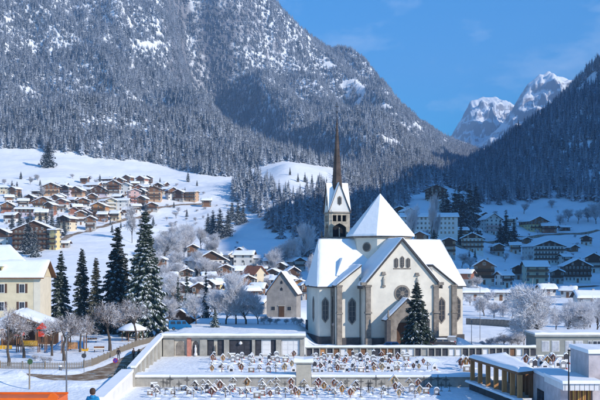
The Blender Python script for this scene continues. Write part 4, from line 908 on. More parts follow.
house('orange brown wooden barn behind the stone chapel', 299, 296, 13, 2, 'owood', 'owood', 0, balc=(), rot=10)
house('low white house with deep snow roof beyond the wooden barn', 286, 286, 16, 1, 'white', 'white', 99, 'side', 0, .8, balc=())
house('small ochre house with steep snowy roof near the slim spruces', 220, 305, 12, 1, 'yellow', 'yellow', 99, 'front', 28, 1.2, balc=(), pitch=.6)
house('snow buried farm shed between the chalet hotel and the slim spruces', 195, 291, 14, 1, 'grey', 'wood', 1, 'side', 10, .7, balc=())
house('grey stone house with broad snowy roof beside the chapel', 261, 318, 14, 1, 'grey', 'grey', 99, 'side', -15, 1.0, balc=(), pitch=.5)
house('low white cottage between the cream house and the chapel', 270, 300, 12, 1, 'white', 'white', 99, 'side', 0, .8, balc=())
# shaded houses on the other side of the valley
house('tall dark timber chalet among the spruces above the white hotel', 437, 203, 20, 4, 'white', 'dark', 1, balc=(1,2,3), pitch=.4, rsnow=.7)
h_ = house('long white four storey hotel behind the church', 430, 236, 56, 4, 'white', 'white', 99, 'side', 0, .35, balc=(), pitch=.3, name='hotel', cat='hotel', nw=13)
house('small dark chalet peeping over the church roof', 402, 217, 11, 2, 'white', 'dark', 1, balc=(1,))
house('small dark wooden chalet uphill of the pinkish white house', 477, 225, 12, 2, 'dark', 'dark', 0, balc=(1,))
house('pinkish white gabled house with red flower balconies on the shaded slope', 492, 235, 17, 4, 'white', 'white', 99, balc=(1,2), bal_mat=WALLC['pink'], pitch=.55)
house('long low grey barn beside the pinkish white house', 476, 235, 10, 1, 'grey', 'dark', 0, 'side', 0, .5, balc=())
house('white apartment house with three rows of dark balconies', 474, 253, 22, 3, 'white', 'dark', 3, balc=(1,2), nw=6)
house('dark timber house close behind the church roof', 449, 258, 13, 3, 'grey', 'dark', 2, balc=(1,2))
house('yellow gabled chalet with red brown lower wing on the upper shaded meadow', 536, 232, 20, 3, 'yellow', 'wood', 2, balc=(1,), rot=14, depth=1.1)
house('red brown wing with snowy roof joined to the yellow gabled chalet', 550, 233, 14, 2, 'red', 'red', 99, 'side', 8, .8, balc=(1,))
house('wide three tiered chalet hotel with white walls and dark balconies', 547, 265, 32, 4, 'white', 'dark', 4, balc=(1,2,3), pitch=.36, nw=9, name='hotel', cat='hotel')
house('pale yellow chalet with dormers and brown balconies under a broad white roof', 537, 284, 22, 3, 'cream', 'cream', 99, 'side', 4, .8, balc=(1,2), bal_mat=WOODM, pitch=.5)
house('dark timber chalet with glowing white ground floor below the three tiered hotel', 579, 283, 26, 3, 'white', 'dark', 1, balc=(1,2), pitch=.45, nw=7)
house('dark chalet with white end wall next to the three tiered hotel', 596, 273, 16, 3, 'white', 'dark', 2, balc=(1,2))
house('brown gabled chalet with white ground floor and deep eaves', 486, 285, 20, 3, 'white', 'wood', 1, balc=(1,2), rot=-10, pitch=.5)
house('low house with dark red roof edge behind the church apse', 466, 287, 15, 2, 'grey', 'red', 1, 'side', -12, .7, balc=())
house('white house with row of dark windows below the brown gabled chalet', 475, 301, 24, 1, 'white', 'white', 99, 'side', 0, .6, balc=(), pitch=.25)
house('small white flat house beside the blue shaded field', 502, 301, 14, 1, 'white', 'white', 99, 'side', 0, .6, balc=(), pitch=.2)
house('low house under deep sunlit snow beyond the frosted trees', 592, 306, 26, 1, 'white', 'white', 99, 'side', -6, .8, balc=(), pitch=.4)
house('grey chalet at the edge of the shaded lane', 520, 280, 12, 2, 'grey', 'dark', 1, balc=(1,))
house('wooden shed on the upper shaded meadow', 565, 231, 10, 1, 'dark', 'dark', 0, 'side', 0, .6, balc=())

V2 = [(192,262,10,'white','wood','white gabled house above the chalet hotel roof'),(214,265,11,'cream','wood','cream house just uphill of the chalet hotel'),(186,283,11,'white','dark','white chalet with black balcony below the chalet hotel'),(208,287,12,'grey','wood','grey chalet in front of the chalet hotel'),(226,284,11,'white','wood','white chalet behind the yellow house'),(262,279,10,'white','dark','white chalet with dark gable above the cream house'),(274,283,11,'grey','wood','grey walled house beside the low cottage'),(266,290,12,'cream','red','cream house with rusty gable behind the chapel'),(246,300,13,'white','wood','white house in front of the black window band'),(232,304,13,'grey','dark','grey workshop with broad snowy roof'),(200,303,13,'white','wood','white cottage beside the slim spruces'),(250,310,12,'wood','dark','timber store behind the frosted trees'),(288,300,11,'white','dark','white cottage beside the orange brown barn'),(255,268,9,'white','red','small white house with rust gable at the meadow foot'),(216,276,9,'wood','dark','small timber barn right below the white hotel'),(170,288,11,'white','wood','white chalet among the frosted grove trees'),(160,276,10,'cream','wood','cream chalet at the edge of the frosted grove'),(150,262,9,'wood','dark','dark barn at the top of the frosted grove'),(306,300,10,'grey','wood','grey shed by the church apse')]
for i, (a, b, ww, c1, c2, lab) in enumerate(V2):
    house(lab, a, b, ww, 2+(i%4 == 0), c1, c2, 1+(i%2), 'side' if i%2 else 'front', 0, .9, balc=(1,) if i%3 == 0 else ())
V4 = [(178,278,11,'cream','wood','cream chalet at the grove edge beside the little snow roofed barn'),(198,296,13,'white','dark','white house with dark gable on the slushy lane'),(212,298,11,'wood','dark','dark timber chalet next to the snowy verandah'),(240,281,12,'white','wood','white chalet above the black window band'),(228,290,9,'cream','wood','cream cottage between the yellow and white houses'),(278,292,12,'white','red','white house with rust red gable near the low cottage'),(292,282,11,'wood','dark','timber barn under the big frosted trees'),(258,303,12,'white','wood','white cottage close to the chapel roof'),(184,302,12,'white','wood','white chalet beyond the brown hut'),(168,300,11,'wood','dark','timber barn in the trees behind the tallest spruce'),(241,261,10,'wood','dark','dark hay barn behind the big white house'),(270,271,10,'white','wood','white chalet at the edge of the blue shadow'),(282,276,9,'grey','wood','grey cottage at the foot of the wooded bank')]
for i, (a, b, ww, c1, c2, lab) in enumerate(V4):
    house(lab, a, b, ww, 2, c1, c2, 1, 'side' if i%2 else 'front', 0, .9, balc=(1,) if i%3 == 0 else (), pitch=.5)
for i in range(22):
    px_ = VS.uniform(160, 300); py_ = VS.uniform(262, 312); sp(px_, py_, VS.uniform(8,16), 'dark', 'small dark conifer between the snowy roofs of the valley floor', 'small conifers of the valley floor', 1.1)
V3 = [(408,224,12,3,'white','white','pale house at the end of the white hotel'),(455,222,11,3,'white','wood','pale multi storey house among the tall spruces'),(444,212,10,3,'white','white','pale tower like house above the white hotel'),(466,210,9,2,'wood','dark','small dark chalet under the dark wood'),(484,222,9,2,'white','dark','small white chalet uphill of the apartment house'),(462,244,11,3,'white','wood','white chalet beside the white apartment house'),(498,256,11,2,'grey','wood','grey chalet below the shaded spruces'),(516,254,10,2,'white','dark','white cottage on the blue meadow beside the three tiered hotel'),(526,244,9,1,'wood','dark','low hay barn uphill of the three tiered hotel'),(566,266,10,2,'white','dark','white chalet in the gap beside the three tiered hotel'),(573,252,9,1,'wood','dark','lonely hay hut on the blue shaded meadow'),(505,288,12,2,'white','wood','white chalet on the lane by the brown gabled one'),(558,284,11,2,'grey','dark','grey annex between the two balconied chalets'),(548,296,14,1,'white','white','long low snowed up shed before the pale yellow chalet'),(516,300,12,1,'grey','wood','grey shed behind the big frosted tree'),(570,298,13,1,'white','wood','white cottage behind the frosted trees'),(588,246,10,2,'white','dark','white chalet high on the shaded slope'),(512,226,9,2,'white','wood','white chalet beside the shaded spruces'),(422,252,12,3,'white','wood','tall white house close behind the church gable')]
for i, (a, b, ww, fl, c1, c2, lab) in enumerate(V3):
    house(lab, a, b, ww, fl, c1, c2, 1+(i%2), 'side' if i%2 else 'front', 0, .9, balc=(1,) if fl > 1 else ())
for i in range(18):
    px_ = VS.uniform(150, 216); py_ = VS.uniform(244, 300); sp(px_, py_, VS.uniform(14,26), 'frost', 'pale frosted tree in the thicket between meadow and valley houses', 'thicket between meadow and valley houses', 1.15)
for i in range(12):
    px_ = VS.uniform(216, 300); py_ = VS.uniform(256, 300); sp(px_, py_, VS.uniform(8,15), 'frost', 'pale frosted tree beside the snowy valley floor roofs', 'frosted trees beside the valley roofs', 1.15)
for i in range(14):
    px_ = VS.uniform(395, 470); py_ = VS.uniform(222, 262); sp(px_, py_, VS.uniform(6,12), 'frost' if i%3 else 'spruce', 'frosted tree between the pale houses behind the church', 'frosted trees behind the church', 1.1)
# little stone chapel
cp_ = P(281.5, 326); cp_ = Vector((PX(281.5, 226), 226, float(tz(PX(281.5,226), 226))))
T = thing('chapel', 'small grey stone chapel with plain steep gable beside the church', 'chapel', cp_, R(-9)); hwc = 3.6
MB().xz([(-hwc,-.4),(hwc,-.4),(hwc,5.7),(0,10.6),(-hwc,5.7)], 0, 6.5).build('wall', mat('chapel_render', (.3,.275,.25), .95, .25, .6, .4, 3), T)
for sg in (-1, 1):
    pts = [(-4.0,-.35,5.4),(0,-.35,10.85),(0,6.7,10.85),(-4.0,6.7,5.4)] if sg < 0 else [(0,-.35,10.85),(4.0,-.35,5.4),(4.0,6.7,5.4),(0,6.7,10.85)]
    roof_slab('roof', pts, T, .25, .4, WOODD)
dr = MB().box(-.65, .65, -.1, .1, 0, 2.6).build('door', WOODD, T); MB().box(-.85,.85,-.14,.08,2.6,2.85).build('lintel', STONEG, dr)
for x in (-2.0, 1.9): w_ = MB().box(x-.55, x+.55, -.06, .1, 1.5, 2.6).build('window', STONEG, T); MB().box(x-.42,x+.42,-.1,-.05,1.62,2.48).build('pane', GLASS, w_)
for z in (6.3, 7.9): MB().xz([(-.28,z),(.28,z),(.28,z+.5),(0,z+.8),(-.28,z+.5)], -.05, .1).build('window', GLASS, T)

# ochre building beside the playground
Yb = 196.0; xr_ = PX(40, Yb)
T = thing('town_house', 'long ochre plastered building with broad snowy roof next to the playground', 'building', (xr_, Yb, 0), R(0))
MB().box(-30, 0, 0, 8.5, -.4, 12.4).build('wall', YPLASTER, T)
MB().box(-1.3, .06, -.06, 8.55, -.3, 12.35).build('corner_strip', mat('pale_corner', (.7,.63,.5), .9, .08, .6), T)
MB().yz([(-.02,12.4),(8.52,12.4),(4.25,15.5)], -1.0, .07).build('gable_wall', YPLASTER, T)
MB().box(-30.0,.8,-.5,-.2,12.15,12.42).build('eaves_board', WOODD, T)
roof_slab('roof', [(-31,-.9,12.3),(1.0,-.9,12.3),(1.0,4.25,15.8),(-31,4.25,15.8)], T, .25, .45, WOODM)
roof_slab('roof', [(1.0,9.4,12.3),(-31,9.4,12.3),(-31,4.25,15.8),(1.0,4.25,15.8)], T, .25, .45, WOODM)
roof_slab('roof', [(-34,3.2,14.9),(-3.2,3.2,15.2),(-8.6,8.4,19.0),(-34,8.4,19.0)], T, .2, .4, WOODM)
MB().box(-9.0,-8.0,.6,3.0,13.2,14.6).build('dormer', mat('dormer_buff', (.5,.42,.2), .9), T); MB().box(-8.8,-8.2,.55,.6,13.6,14.3).build('dormer_pane', GLASS, T); MB().box(-9.3,-7.7,.3,3.2,14.6,15.0).build('dormer_snow', SNOWR, T)
for x in (-26,-20.5,-15,-7.9,-3.7):
    for z in (2.2, 5.4, 9.1):
        w_ = MB().box(-.62,.62,-.07,.03,0,1.9).build('window', FRAMEW, T, loc=(x,0,z)); MB().box(-.48,-.03,-.1,-.06,.1,1.8).box(.03,.48,-.1,-.06,.1,1.8).build('pane', GLASS, w_)
        for s_ in (-1,1): MB().box(min(s_*.62,s_*1.1),max(s_*.62,s_*1.1),-.06,.02,0,1.9).build('shutter', SHUT, w_)
# open wooden shed
T = thing('wooden_shed', 'dark open fronted shed with slanting snowy roof beside the playground', 'shed', (PX(33,176), 176, 0), R(-6))
MB().box(-6.2,3.6,3.2,3.5,-.3,4.2).build('back_wall', WOODD, T); MB().box(-6.2,-6.0,0,3.2,-.3,3.9).build('side_wall', WOODM, T); MB().box(-6.0,-2.4,.5,.6,-.2,2.6).build('board_front', WOODD, T)
for x in (-5.9,-2.4,.6,3.5): MB().box(x-.12,x+.12,-.2,.05,-.3,3.6).build('post', WOODM, T)
roof_slab('roof', [(-3.2,-1.2,6.0),(4.3,-1.2,3.3),(4.3,4.4,3.9),(-3.2,4.4,6.6)], T, .25, .45, WOODM); roof_slab('roof', [(-8,-1.2,3.4),(-3.2,-1.2,6.0),(-3.2,4.4,6.6),(-8,4.4,4.0)], T, .25, .45, WOODM)
# hut behind the road
p = P(182, 333); T = thing('wooden_hut', 'small brown hut with snowy gable roof behind the blue van', 'hut', (PX(181.5,222), 222, float(tz(PX(181.5,222),222))), R(-8))
MB().xz([(-2.6,-.3),(2.6,-.3),(2.6,2.6),(0,4.2),(-2.6,2.6)], 0, 4).build('wall', WOODM, T); MB().box(-1.4,.4,-.08,.05,0,2.1).build('opening', STONED, T); MB().box(-2.7,2.7,-1.5,-1.3,0,1.0).build('rail', WOODO, T)  # the opening is a dark panel in place of a shaded gap
for x in (-2.6,2.6): MB().box(x-.1,x+.1,-1.5,-1.3,0,3.0).build('post', WOODM, T)
for sg in (-1,1):
    pts = [(-3.6,-1.9,2.3),(0,-1.9,4.5),(0,4.5,4.5),(-3.6,4.5,2.3)] if sg < 0 else [(0,-1.9,4.5),(3.6,-1.9,2.3),(3.6,4.5,2.3),(0,4.5,4.5)]
    roof_slab('roof', pts, T, .15, .4, WOODD)
# ------------------------------------------------------------------ churchyard walls and buildings
def snowcap(b_, x0, x1, y0, y1, z, h=.28, parent=None, ins=.04):
    n = max(2, int((x1-x0)/1.2)); mb_ = MB(); g = random.Random(int(x0*7+y0*3+z*11))
    zs = [h*g.uniform(.8,1.15) for _ in range(n+1)]
    for i in range(n):
        a = x0+(x1-x0)*i/n; c = x0+(x1-x0)*(i+1)/n; d0 = ins*3
        mb_.add([(a,y0-ins,z),(c,y0-ins,z),(c,y1+ins,z),(a,y1+ins,z),(a,y0+d0,z+zs[i]),(c,y0+d0,z+zs[i+1]),(c,y1-d0,z+zs[i+1]),(a,y1-d0,z+zs[i])],
                [(4,5,6,7),(0,1,5,4),(2,3,7,6)] + ([(3,0,4,7)] if i == 0 else []) + ([(1,2,6,5)] if i == n-1 else []))
    return mb_.build('snow_cap', SNOWR, parent)
# columbarium: long niche building at the back
YB = 156.0; x0, x1 = PX(163, YB), PX(304.5, YB)
T = thing('columbarium', 'long grey flat roofed cemetery arcade with dark niches and white tomb panels', 'building', (0, YB, 0))
MB().box(x0, x1, .5, 4.2, -.4, 3.1).build('back_wall', CONC, T)
rf = MB().box(x0-.25, x1+.25, -.45, 4.4, 3.1, 3.42).build('roof', CONC, T); snowcap(None, x0-.2, x1+.2, -.4, 4.3, 3.43, .35, rf)
SPANS = [(163,174,'w'),(174,187,'arch'),(187,191,'red'),(191,200,'arch2'),(200,207,'w'),(207,213.5,'d'),(213.5,217.5,'st'),(217.5,224,'d'),(224,229,'w'),(229,252,'wide'),(252,255,'w'),(255,261,'d'),(261,271,'white'),(271,276,'d'),(276,281,'w'),(281,300,'whitew'),(300,304.5,'w')]
BEIGE = mat('beige_render', (.5,.44,.36), .9, .15, .8); TOMB = mat('white_marble', (.72,.7,.68), .6, .06, 1.5); PINK = mat('red_marble', (.5,.2,.14), .5, .2, 2); SLATE = mat('dark_slate', (.045,.043,.05), .6, .3, 1.5)
for a, b, k in SPANS:
    xa, xb = PX(a, YB), PX(b, YB)
    if k == 'w': MB().box(xa, xb, 0, .52, -.3, 3.1).build('pier', STONEG, T); continue
    if k == 'red': MB().box(xa, xb, -.06, .5, -.3, 3.1).build('pier', PINK, T); continue
    fr = MB().box(xa+.002, xb-.002, .03, .5, 2.72, 3.1); fr.box(xa+.002, xb-.002, .03, .5, -.3, .12); fr.build('lintel', BEIGE if k in ('arch','arch2') else CONC, T)
    m_ = {'arch': BEIGE, 'arch2': BEIGE, 'd': SLATE, 'wide': SLATE, 'st': BEIGE, 'white': TOMB, 'whitew': TOMB}[k]
    pn = MB().box(xa+.05, xb-.05, .33, .48, .125, 2.715).build('niche_panel', m_, T)
    if k in ('arch','arch2'):
        wn = (xb-xa)*.34; c = (xa+xb)/2
        MB().xz([(c-wn,.14),(c+wn,.14),(c+wn,1.7),(c+wn*.8,2.15),(c+wn*.4,2.45),(c,2.55),(c-wn*.4,2.45),(c-wn*.8,2.15),(c-wn,1.7)], .27, .325).build('arched_slab', STONEB if k == 'arch' else STONED, pn)
    if k == 'arch2': MB().lathe([(.3,0),(.28,.3),(.16,.5),(.2,1.2),(.1,1.4),(.13,1.6),(.03,1.75)], 8, ((xa+xb)/2,.05,.15)).build('tomb_statue', TOMB, pn)
    if k == 'st': MB().lathe([(.25,0),(.2,.5),(.12,.6),(.17,1.3),(.08,1.45),(.11,1.6),(.02,1.75)], 8, ((xa+xb)/2,.1,.15)).build('tomb_statue', STONEB, pn)
    if k in ('d','wide','white','whitew'):
        nr = max(1, int((xb-xa)/.95)); b2 = MB()
        for i in range(nr):
            for j in range(3):
                w_ = (xb-xa-.3)/nr; b2.box(xa+.15+w_*i+.04, xa+.15+w_*(i+1)-.04, .285, .325, .25+j*.82, .25+j*.82+.72)
        b2.build('niche_slab', m_, pn)
    if k == 'wide': MB().lathe([(.05,0),(.26,.12),(.3,.3),(.2,.5),(.02,.6)], 8, ((xa+xb)/2,.05,1.9)).build('globe_lamp', TOMB, T)
# iron fence and snowy shrub on the roof edge
# low niche wall continuing past the church square
xa, xb = PX(305.5, YB), PX(536, YB)
T = thing('niche_wall', 'long low cemetery wall with dark urn niches below the church square', 'wall', (0, YB, 0))
MB().box(xa, xb, .35, .8, -.4, 1.35).build('back_wall', CONC, T); cp2 = MB().box(xa-.05, xb+.05, -.1, .95, 1.35, 1.5).build('coping', STONEG, T); snowcap(None, xa, xb, -.08, .92, 1.51, .3, cp2)
n = 34
for i in range(n):
    a = xa+(xb-xa)*i/n; b = xa+(xb-xa)*(i+1)/n; k = rnd.random()
    MB().box(a, a+.22, .05, .36, -.3, 1.35).build('pier', STONEG, T)
    MB().box(a+.24, b-.02, .22, .345, .12, 1.25).build('niche_panel', [SLATE, SLATE, CONC, TOMB, WOODM][min(4,int(k*5.6))] if i not in (2,) else WOODO, T)
# terrace wall across the middle, with the central pier
YW = 127.8
T = thing('terrace_wall', 'long pale retaining wall with snowy coping across the graveyard', 'wall', (0, YW, 0))
for k, (a, b) in enumerate(((-22.3, PX(296,YW)), (PX(311.5,YW), 25.2))):
    n = int((b-a)/1.9)
    for i in range(n):
        u0 = a+(b-a)*i/n; u1 = a+(b-a)*(i+1)/n
        MB().box(u0+.012, u1-.012, rnd.uniform(0,.02), .5, -1.8, -.12).build('stone_panel', STONEG, T)
    MB().box(a+.01, b-.01, .06, .58, -1.75, -.14).build('core', CONC, T)
    c2 = MB().box(a, b, -.12, 3.4, -.12, .05).build('coping', STONEG, T); snowcap(None, a, b, -.1, 3.5, .055, .26, c2, .06)
a, b = PX(296,YW), PX(311.5,YW)
MB().box(a+.02, b-.02, -.08, 3.2, -1.8, 1.85).build('pier', mat('pier_stone', (.45,.41,.33), .9, .12, 1.2, .3, 5), T); c2 = MB().box(a-.25, b+.25, -.3, 3.5, 1.85, 2.0).build('pier_cap', STONEG, T); snowcap(None, a-.25, b+.25, -.3, 3.5, 2.005, .5, c2)
# side wall stepping down along the road
T = thing('side_wall', 'sloping pale graveyard wall with thick white coping beside the road', 'wall', (-22.9, 0, 0))
prof = [(159.9,3.2),(156,3.15),(140,1.9),(128.6,.9)]
for (ya, za), (yb, zb) in zip(prof[:-1], prof[1:]):
    MB().yz([(yb,-.4),(ya,-.4),(ya,za),(yb,zb)], -.25, .25).build('wall', CONC, T)
    MB().yz([(yb,zb+.001),(ya,za+.001),(ya,za+.4),(yb,zb+.4)], -.5, .5).build('snow_cap', SNOWR, T)
for i in range(6):
    y = 133+i*3.8; zt = np.interp(y, [128.6,140,156], [.9,1.9,3.15]); MB().box(.26, .55, y-.35, y+.35, -.4, zt-.1).build('pilaster', STONEG, T)
T = thing('entrance_wall', 'low white capped wall in front of the graveyard corner', 'wall', (-22.9, 0, 0))
MB().yz([(108,-1.8),(127.4,-1.8),(127.4,.75),(108,-.25)], -.5, .5).build('wall', mat('white_wall', (.68,.66,.62), .9, .1, .6), T); MB().yz([(108,-.249),(127.4,.751),(127.4,1.15),(108,.15)], -1.0, .62).build('snow_cap', SNOWR, T)
MB().box(.3,.75,127.5,128.2,-1.8,1.3).build('corner_post', STONEG, T); MB().box(.2,.85,127.4,128.3,1.3,1.6).build('post_snow', SNOWR, T)

# open wooden pavilion
zr = 2.9
A_, B_, C2, D_ = (22.2,125.3,zr), (27.9,127.5,zr), (27.2,110.2,zr), (24.9,108.4,zr)
T = thing('pavilion', 'open pavilion with reddish wooden posts and flat snow covered roof', 'pavilion')
roof_slab('roof', [D_, C2, B_, A_], T, .3, .45, WOODM, .15)
def along(a, b, t): return Vector(a).lerp(Vector(b), t)
for t in (.03,.2,.37,.53,.69,.84,.97):
    p = along(A_, D_, t); MB().box(-.26, .26, -.22, .22, 0, 2.88).build('post', WOODO, T, loc=(p.x+.35, p.y, -.3)); q = along(B_, C2, t); MB().box(-.22, .22, -.22, .22, 0, 2.88).build('post', WOODM, T, loc=(q.x-.35, q.y, -.3))
p, q_ = along(A_, D_, 0), along(A_, D_, 1)
MB().add([(p.x+.1,p.y,-1.8),(q_.x+.1,q_.y,-1.8),(q_.x+.8,q_.y,-1.8),(p.x+.8,p.y,-1.8),(p.x+.1,p.y,-.3),(q_.x+.1,q_.y,-.3),(q_.x+.8,q_.y,-.3),(p.x+.8,p.y,-.3)], [(0,1,5,4),(4,5,6,7),(2,3,7,6),(1,2,6,5),(3,0,4,7)]).build('base_wall', STONED, T)
MB().add([(p.x-.5,p.y,-.29),(q_.x-.5,q_.y,-.29),(q_.x+.5,q_.y,-.29),(p.x+.5,p.y,-.29),(p.x-.4,p.y,-.05),(q_.x-.4,q_.y,-.05),(q_.x+.45,q_.y,-.05),(p.x+.45,p.y,-.05)], [(0,1,5,4),(4,5,6,7),(2,3,7,6),(1,2,6,5),(3,0,4,7)]).build('ledge_snow', SNOWR, T)
MB().box(24.2,28,112,127,-.55,-.28).build('floor', CONC, T); MB().box(27.35,27.5,110,127,-.28,2.3).build('screen_wall', TOMB, T)
# modern stone chapel block
T = thing('mortuary_building', 'modern cubic building of pale mauve stone with snowy flat roofs and slatted door', 'building')
b = MB().box(27.1, 30.2, 104.8, 111.2, -1.8, 2.75).build('low_block', STONEL, T); snowcap(None, 27.0, 30.3, 104.6, 111.4, 2.76, .4, b)
w_ = MB().box(27.02,27.12,105.6,108.4,-.8,1.1).build('window', IRON, b); MB().box(26.99,27.03,105.75,106.9,-.7,1.0).box(26.99,27.03,107.1,108.25,-.7,1.0).build('pane', GLASS, w_)
b = MB().box(30.25, 38, 99.6, 106.4, -1.8, 5.9).build('tall_block', STONEL, T); snowcap(None, 30.15, 38.1, 99.4, 106.6, 5.91, .45, b)
b2 = MB().box(31.6,38,99.48,99.58,3.6,4.9).build('window', FRAMEW, b); MB().box(31.8,37.8,99.42,99.47,3.75,4.75).build('pane', GLASS, b2)
b = MB().box(26.9, 30.75, 97.2, 104.7, 2.35, 3.05).build('canopy', TOMB, T); snowcap(None, 26.8, 30.8, 97.0, 104.7, 3.06, .35, b)
for i in range(8): x = 27.1+i*.5; MB().box(x-.02,x+.02,97.17,97.2,2.36,3.04).build('canopy_joint', STONEG, b)
MB().box(27.0,27.95,98.6,104.6,-1.8,2.34).build('side_wall', STONEL, T); MB().box(30.3,33.5,98.4,99.4,-1.8,3.3).build('wing_wall', STONEL, T)
dr = MB().box(27.96,30.28,98.9,99.0,-1.8,2.34).build('door', WOODD, T)
for i in range(13): x = 28.0+i*.175; MB().box(x, x+.11, 98.8, 98.9, -1.8, 2.33).build('slat', [WOODO, mat('honey_wood', (.55,.33,.07), .6, .2, 3), WOODM][i*5%3], dr)
# grey flat-roofed hall behind
T = thing('flat_roofed_hall', 'grey flat roofed building with white framed windows beyond the graves', 'building', (0, 157, 0)); xa = PX(536, 157)
MB().box(xa, xa+24, 0, 7, -.4, 3.2).build('wall', mat('grey_green_render', (.27,.27,.24), .9, .12, .7), T); rf = MB().box(xa-.3, xa+24, -.4, 7.2, 3.2, 3.5).build('roof', CONC, T); snowcap(None, xa-.25, xa+24, -.35, 7.1, 3.51, .35, rf)
for px_, wpx in ((545.5,8),(555.5,8),(569,8),(579,8),(590,4),(597,9)):
    x = PX(px_, 157); hw_ = wpx*157/F/2*.95; w_ = MB().box(x-hw_, x+hw_, -.06, .05, .7, 2.5).build('window', FRAMEW, T); MB().box(x-hw_+.08, x+hw_-.08, -.09, -.055, .8, 2.4).build('pane', mat('curtained_glass', (.42,.42,.44), .3, .3, 1.2, spec=.6) if px_ < 588 else GLASS, w_); MB().box(x-.03,x+.03,-.12,-.08,.8,2.4).build('mullion', FRAMEW, w_)
# dark lamp mast before the mortuary
p = Vector((PX(568.7, 96), 96, -1.3)); T = thing('lamp_mast', 'thin dark mast in front of the mauve stone building', 'lamp post', p); MB().tube((0,0,0),(0,0,7.8),.09,.06,8).build('pole', IRON, T); MB().box(-.09,.09,-.35,.1,7.8,7.95).build('lamp_head', IRON, T)

# ------------------------------------------------------------------ graves
def roofed_cross(name, woodm, s=1.0, panel=False):
    t = bpy.data.objects.new(name, None); col.objects.link(t)
    MB().box(-.05,.05,-.04,.04,-.3,1.35).build('post', woodm, t); MB().box(-.33,.33,-.035,.035,.82,.92).build('crossbar', woodm, t)
    for sg in (-1, 1):
        r = MB().add([(0,-.17,1.47),(sg*.52,-.17,.92),(sg*.52,.17,.92),(0,.17,1.47),(0,-.17,1.40),(sg*.52,-.17,.85),(sg*.52,.17,.85),(0,.17,1.40)], [(0,1,2,3),(7,6,5,4),(0,4,5,1),(1,5,6,2),(2,6,7,3)]).build('roof_board', woodm, t)
        MB().add([(0,-.15,1.56),(sg*.49,-.15,1.0),(sg*.49,.15,1.0),(0,.15,1.56),(0,-.18,1.475),(sg*.54,-.18,.92),(sg*.54,.18,.92),(0,.18,1.475)], [(0,1,2,3),(0,4,5,1),(1,5,6,2),(2,6,7,3)]).build('snow_cap', SNOWR, r)
    if panel: MB().xz([(-.22,.5),(.22,.5),(.31,1.0),(0,1.36),(-.31,1.0)], -.02, .06).build('back_panel', woodm, t)
    MB().lathe([(.01,0),(.09,.35),(.12,.45),(.02,.55)], 6, (0,-.08,.6)).build('crucifix', STONEG, t)
    MB().lathe([(.95,-.2),(.75,.03),(.4,.15),(.02,.2)], 10, (0,-.35,0)).build('snow_mound', SNOW, t)
    return t
def iron_cross(name):
    t = bpy.data.objects.new(name, None); col.objects.link(t)
    MB().box(-.035,.035,-.03,.03,-.3,1.6).build('post', IRON, t); MB().box(-.42,.42,-.028,.028,1.1,1.17).build('crossbar', IRON, t)
    b_ = MB()
    for k in range(10):
        a, b2 = k*.628, (k+1)*.628; b_.tube((.2*math.cos(a),0,1.135+.2*math.sin(a)), (.2*math.cos(b2),0,1.135+.2*math.sin(b2)), .018, .018, 4)
    b_.build('scrolled_ring', IRON, t); MB().box(-.22,.22,-.15,.15,-.3,.3).build('plinth', STONEG, t); MB().lathe([(.95,-.2),(.7,.03),(.3,.16),(.02,.2)], 10, (0,-.35,0)).build('snow_mound', SNOW, t)
    return t
def headstone(name, m_, kind):
    t = bpy.data.objects.new(name, None); col.objects.link(t)
    pr = {'arch': [(-.38,0),(.38,0),(.38,.75),(.27,.97),(0,1.08),(-.27,.97),(-.38,.75)], 'square': [(-.45,0),(.45,0),(.45,.8),(-.45,.8)], 'peak': [(-.4,0),(.4,0),(.4,.7),(0,1.15),(-.4,.7)], 'tall': [(-.28,0),(.28,0),(.24,1.25),(0,1.4),(-.24,1.25)]}[kind]
    s_ = MB().xz(pr, -.1, .1).build('slab', m_, t); ztop = max(p[1] for p in pr); MB().box(-.55,.55,-.2,.25,-.3,.1).build('base', STONEG, t)
    if kind == 'square': MB().box(-.47,.47,-.12,.12,.81,.97).build('snow_cap', SNOWR, s_)
    else:
        up = [p for p in pr if p[1] > .5]; MB().xz([(x*1.06, z+.01) for x, z in up] + [(x*.95, z+.16) for x, z in up[::-1]], -.13, .13).build('snow_cap', SNOWR, s_)
    MB().box(-.2,.2,-.115,-.1,.35,.7).build('inscription_plate', TOMB if m_ is not TOMB else SLATE, s_)
    l_ = MB().lathe([(.07,0),(.09,.2),(.05,.27)], 8, (.32,-.32,.05)).build('grave_lantern', mat('red_lantern', (.4,.03,.02), .4, .1, 3), t)
    MB().lathe([(1.0,-.2),(.8,.03),(.4,.15),(.02,.2)], 10, (-.05,-.75,0)).build('snow_mound', SNOW, t); return t
TERRA = mat('terracotta_wood', (.22,.085,.05), .8, .2, 3); MAROON = mat('maroon_paint', (.16,.025,.025), .6, .15, 3); TAN = mat('tan_wood', (.45,.32,.18), .8, .15, 3); GREY2 = mat('grey_granite', (.22,.22,.23), .5, .25, 6); HONEY = mat('honey_grave_wood', (.36,.18,.055), .7, .2, 3)
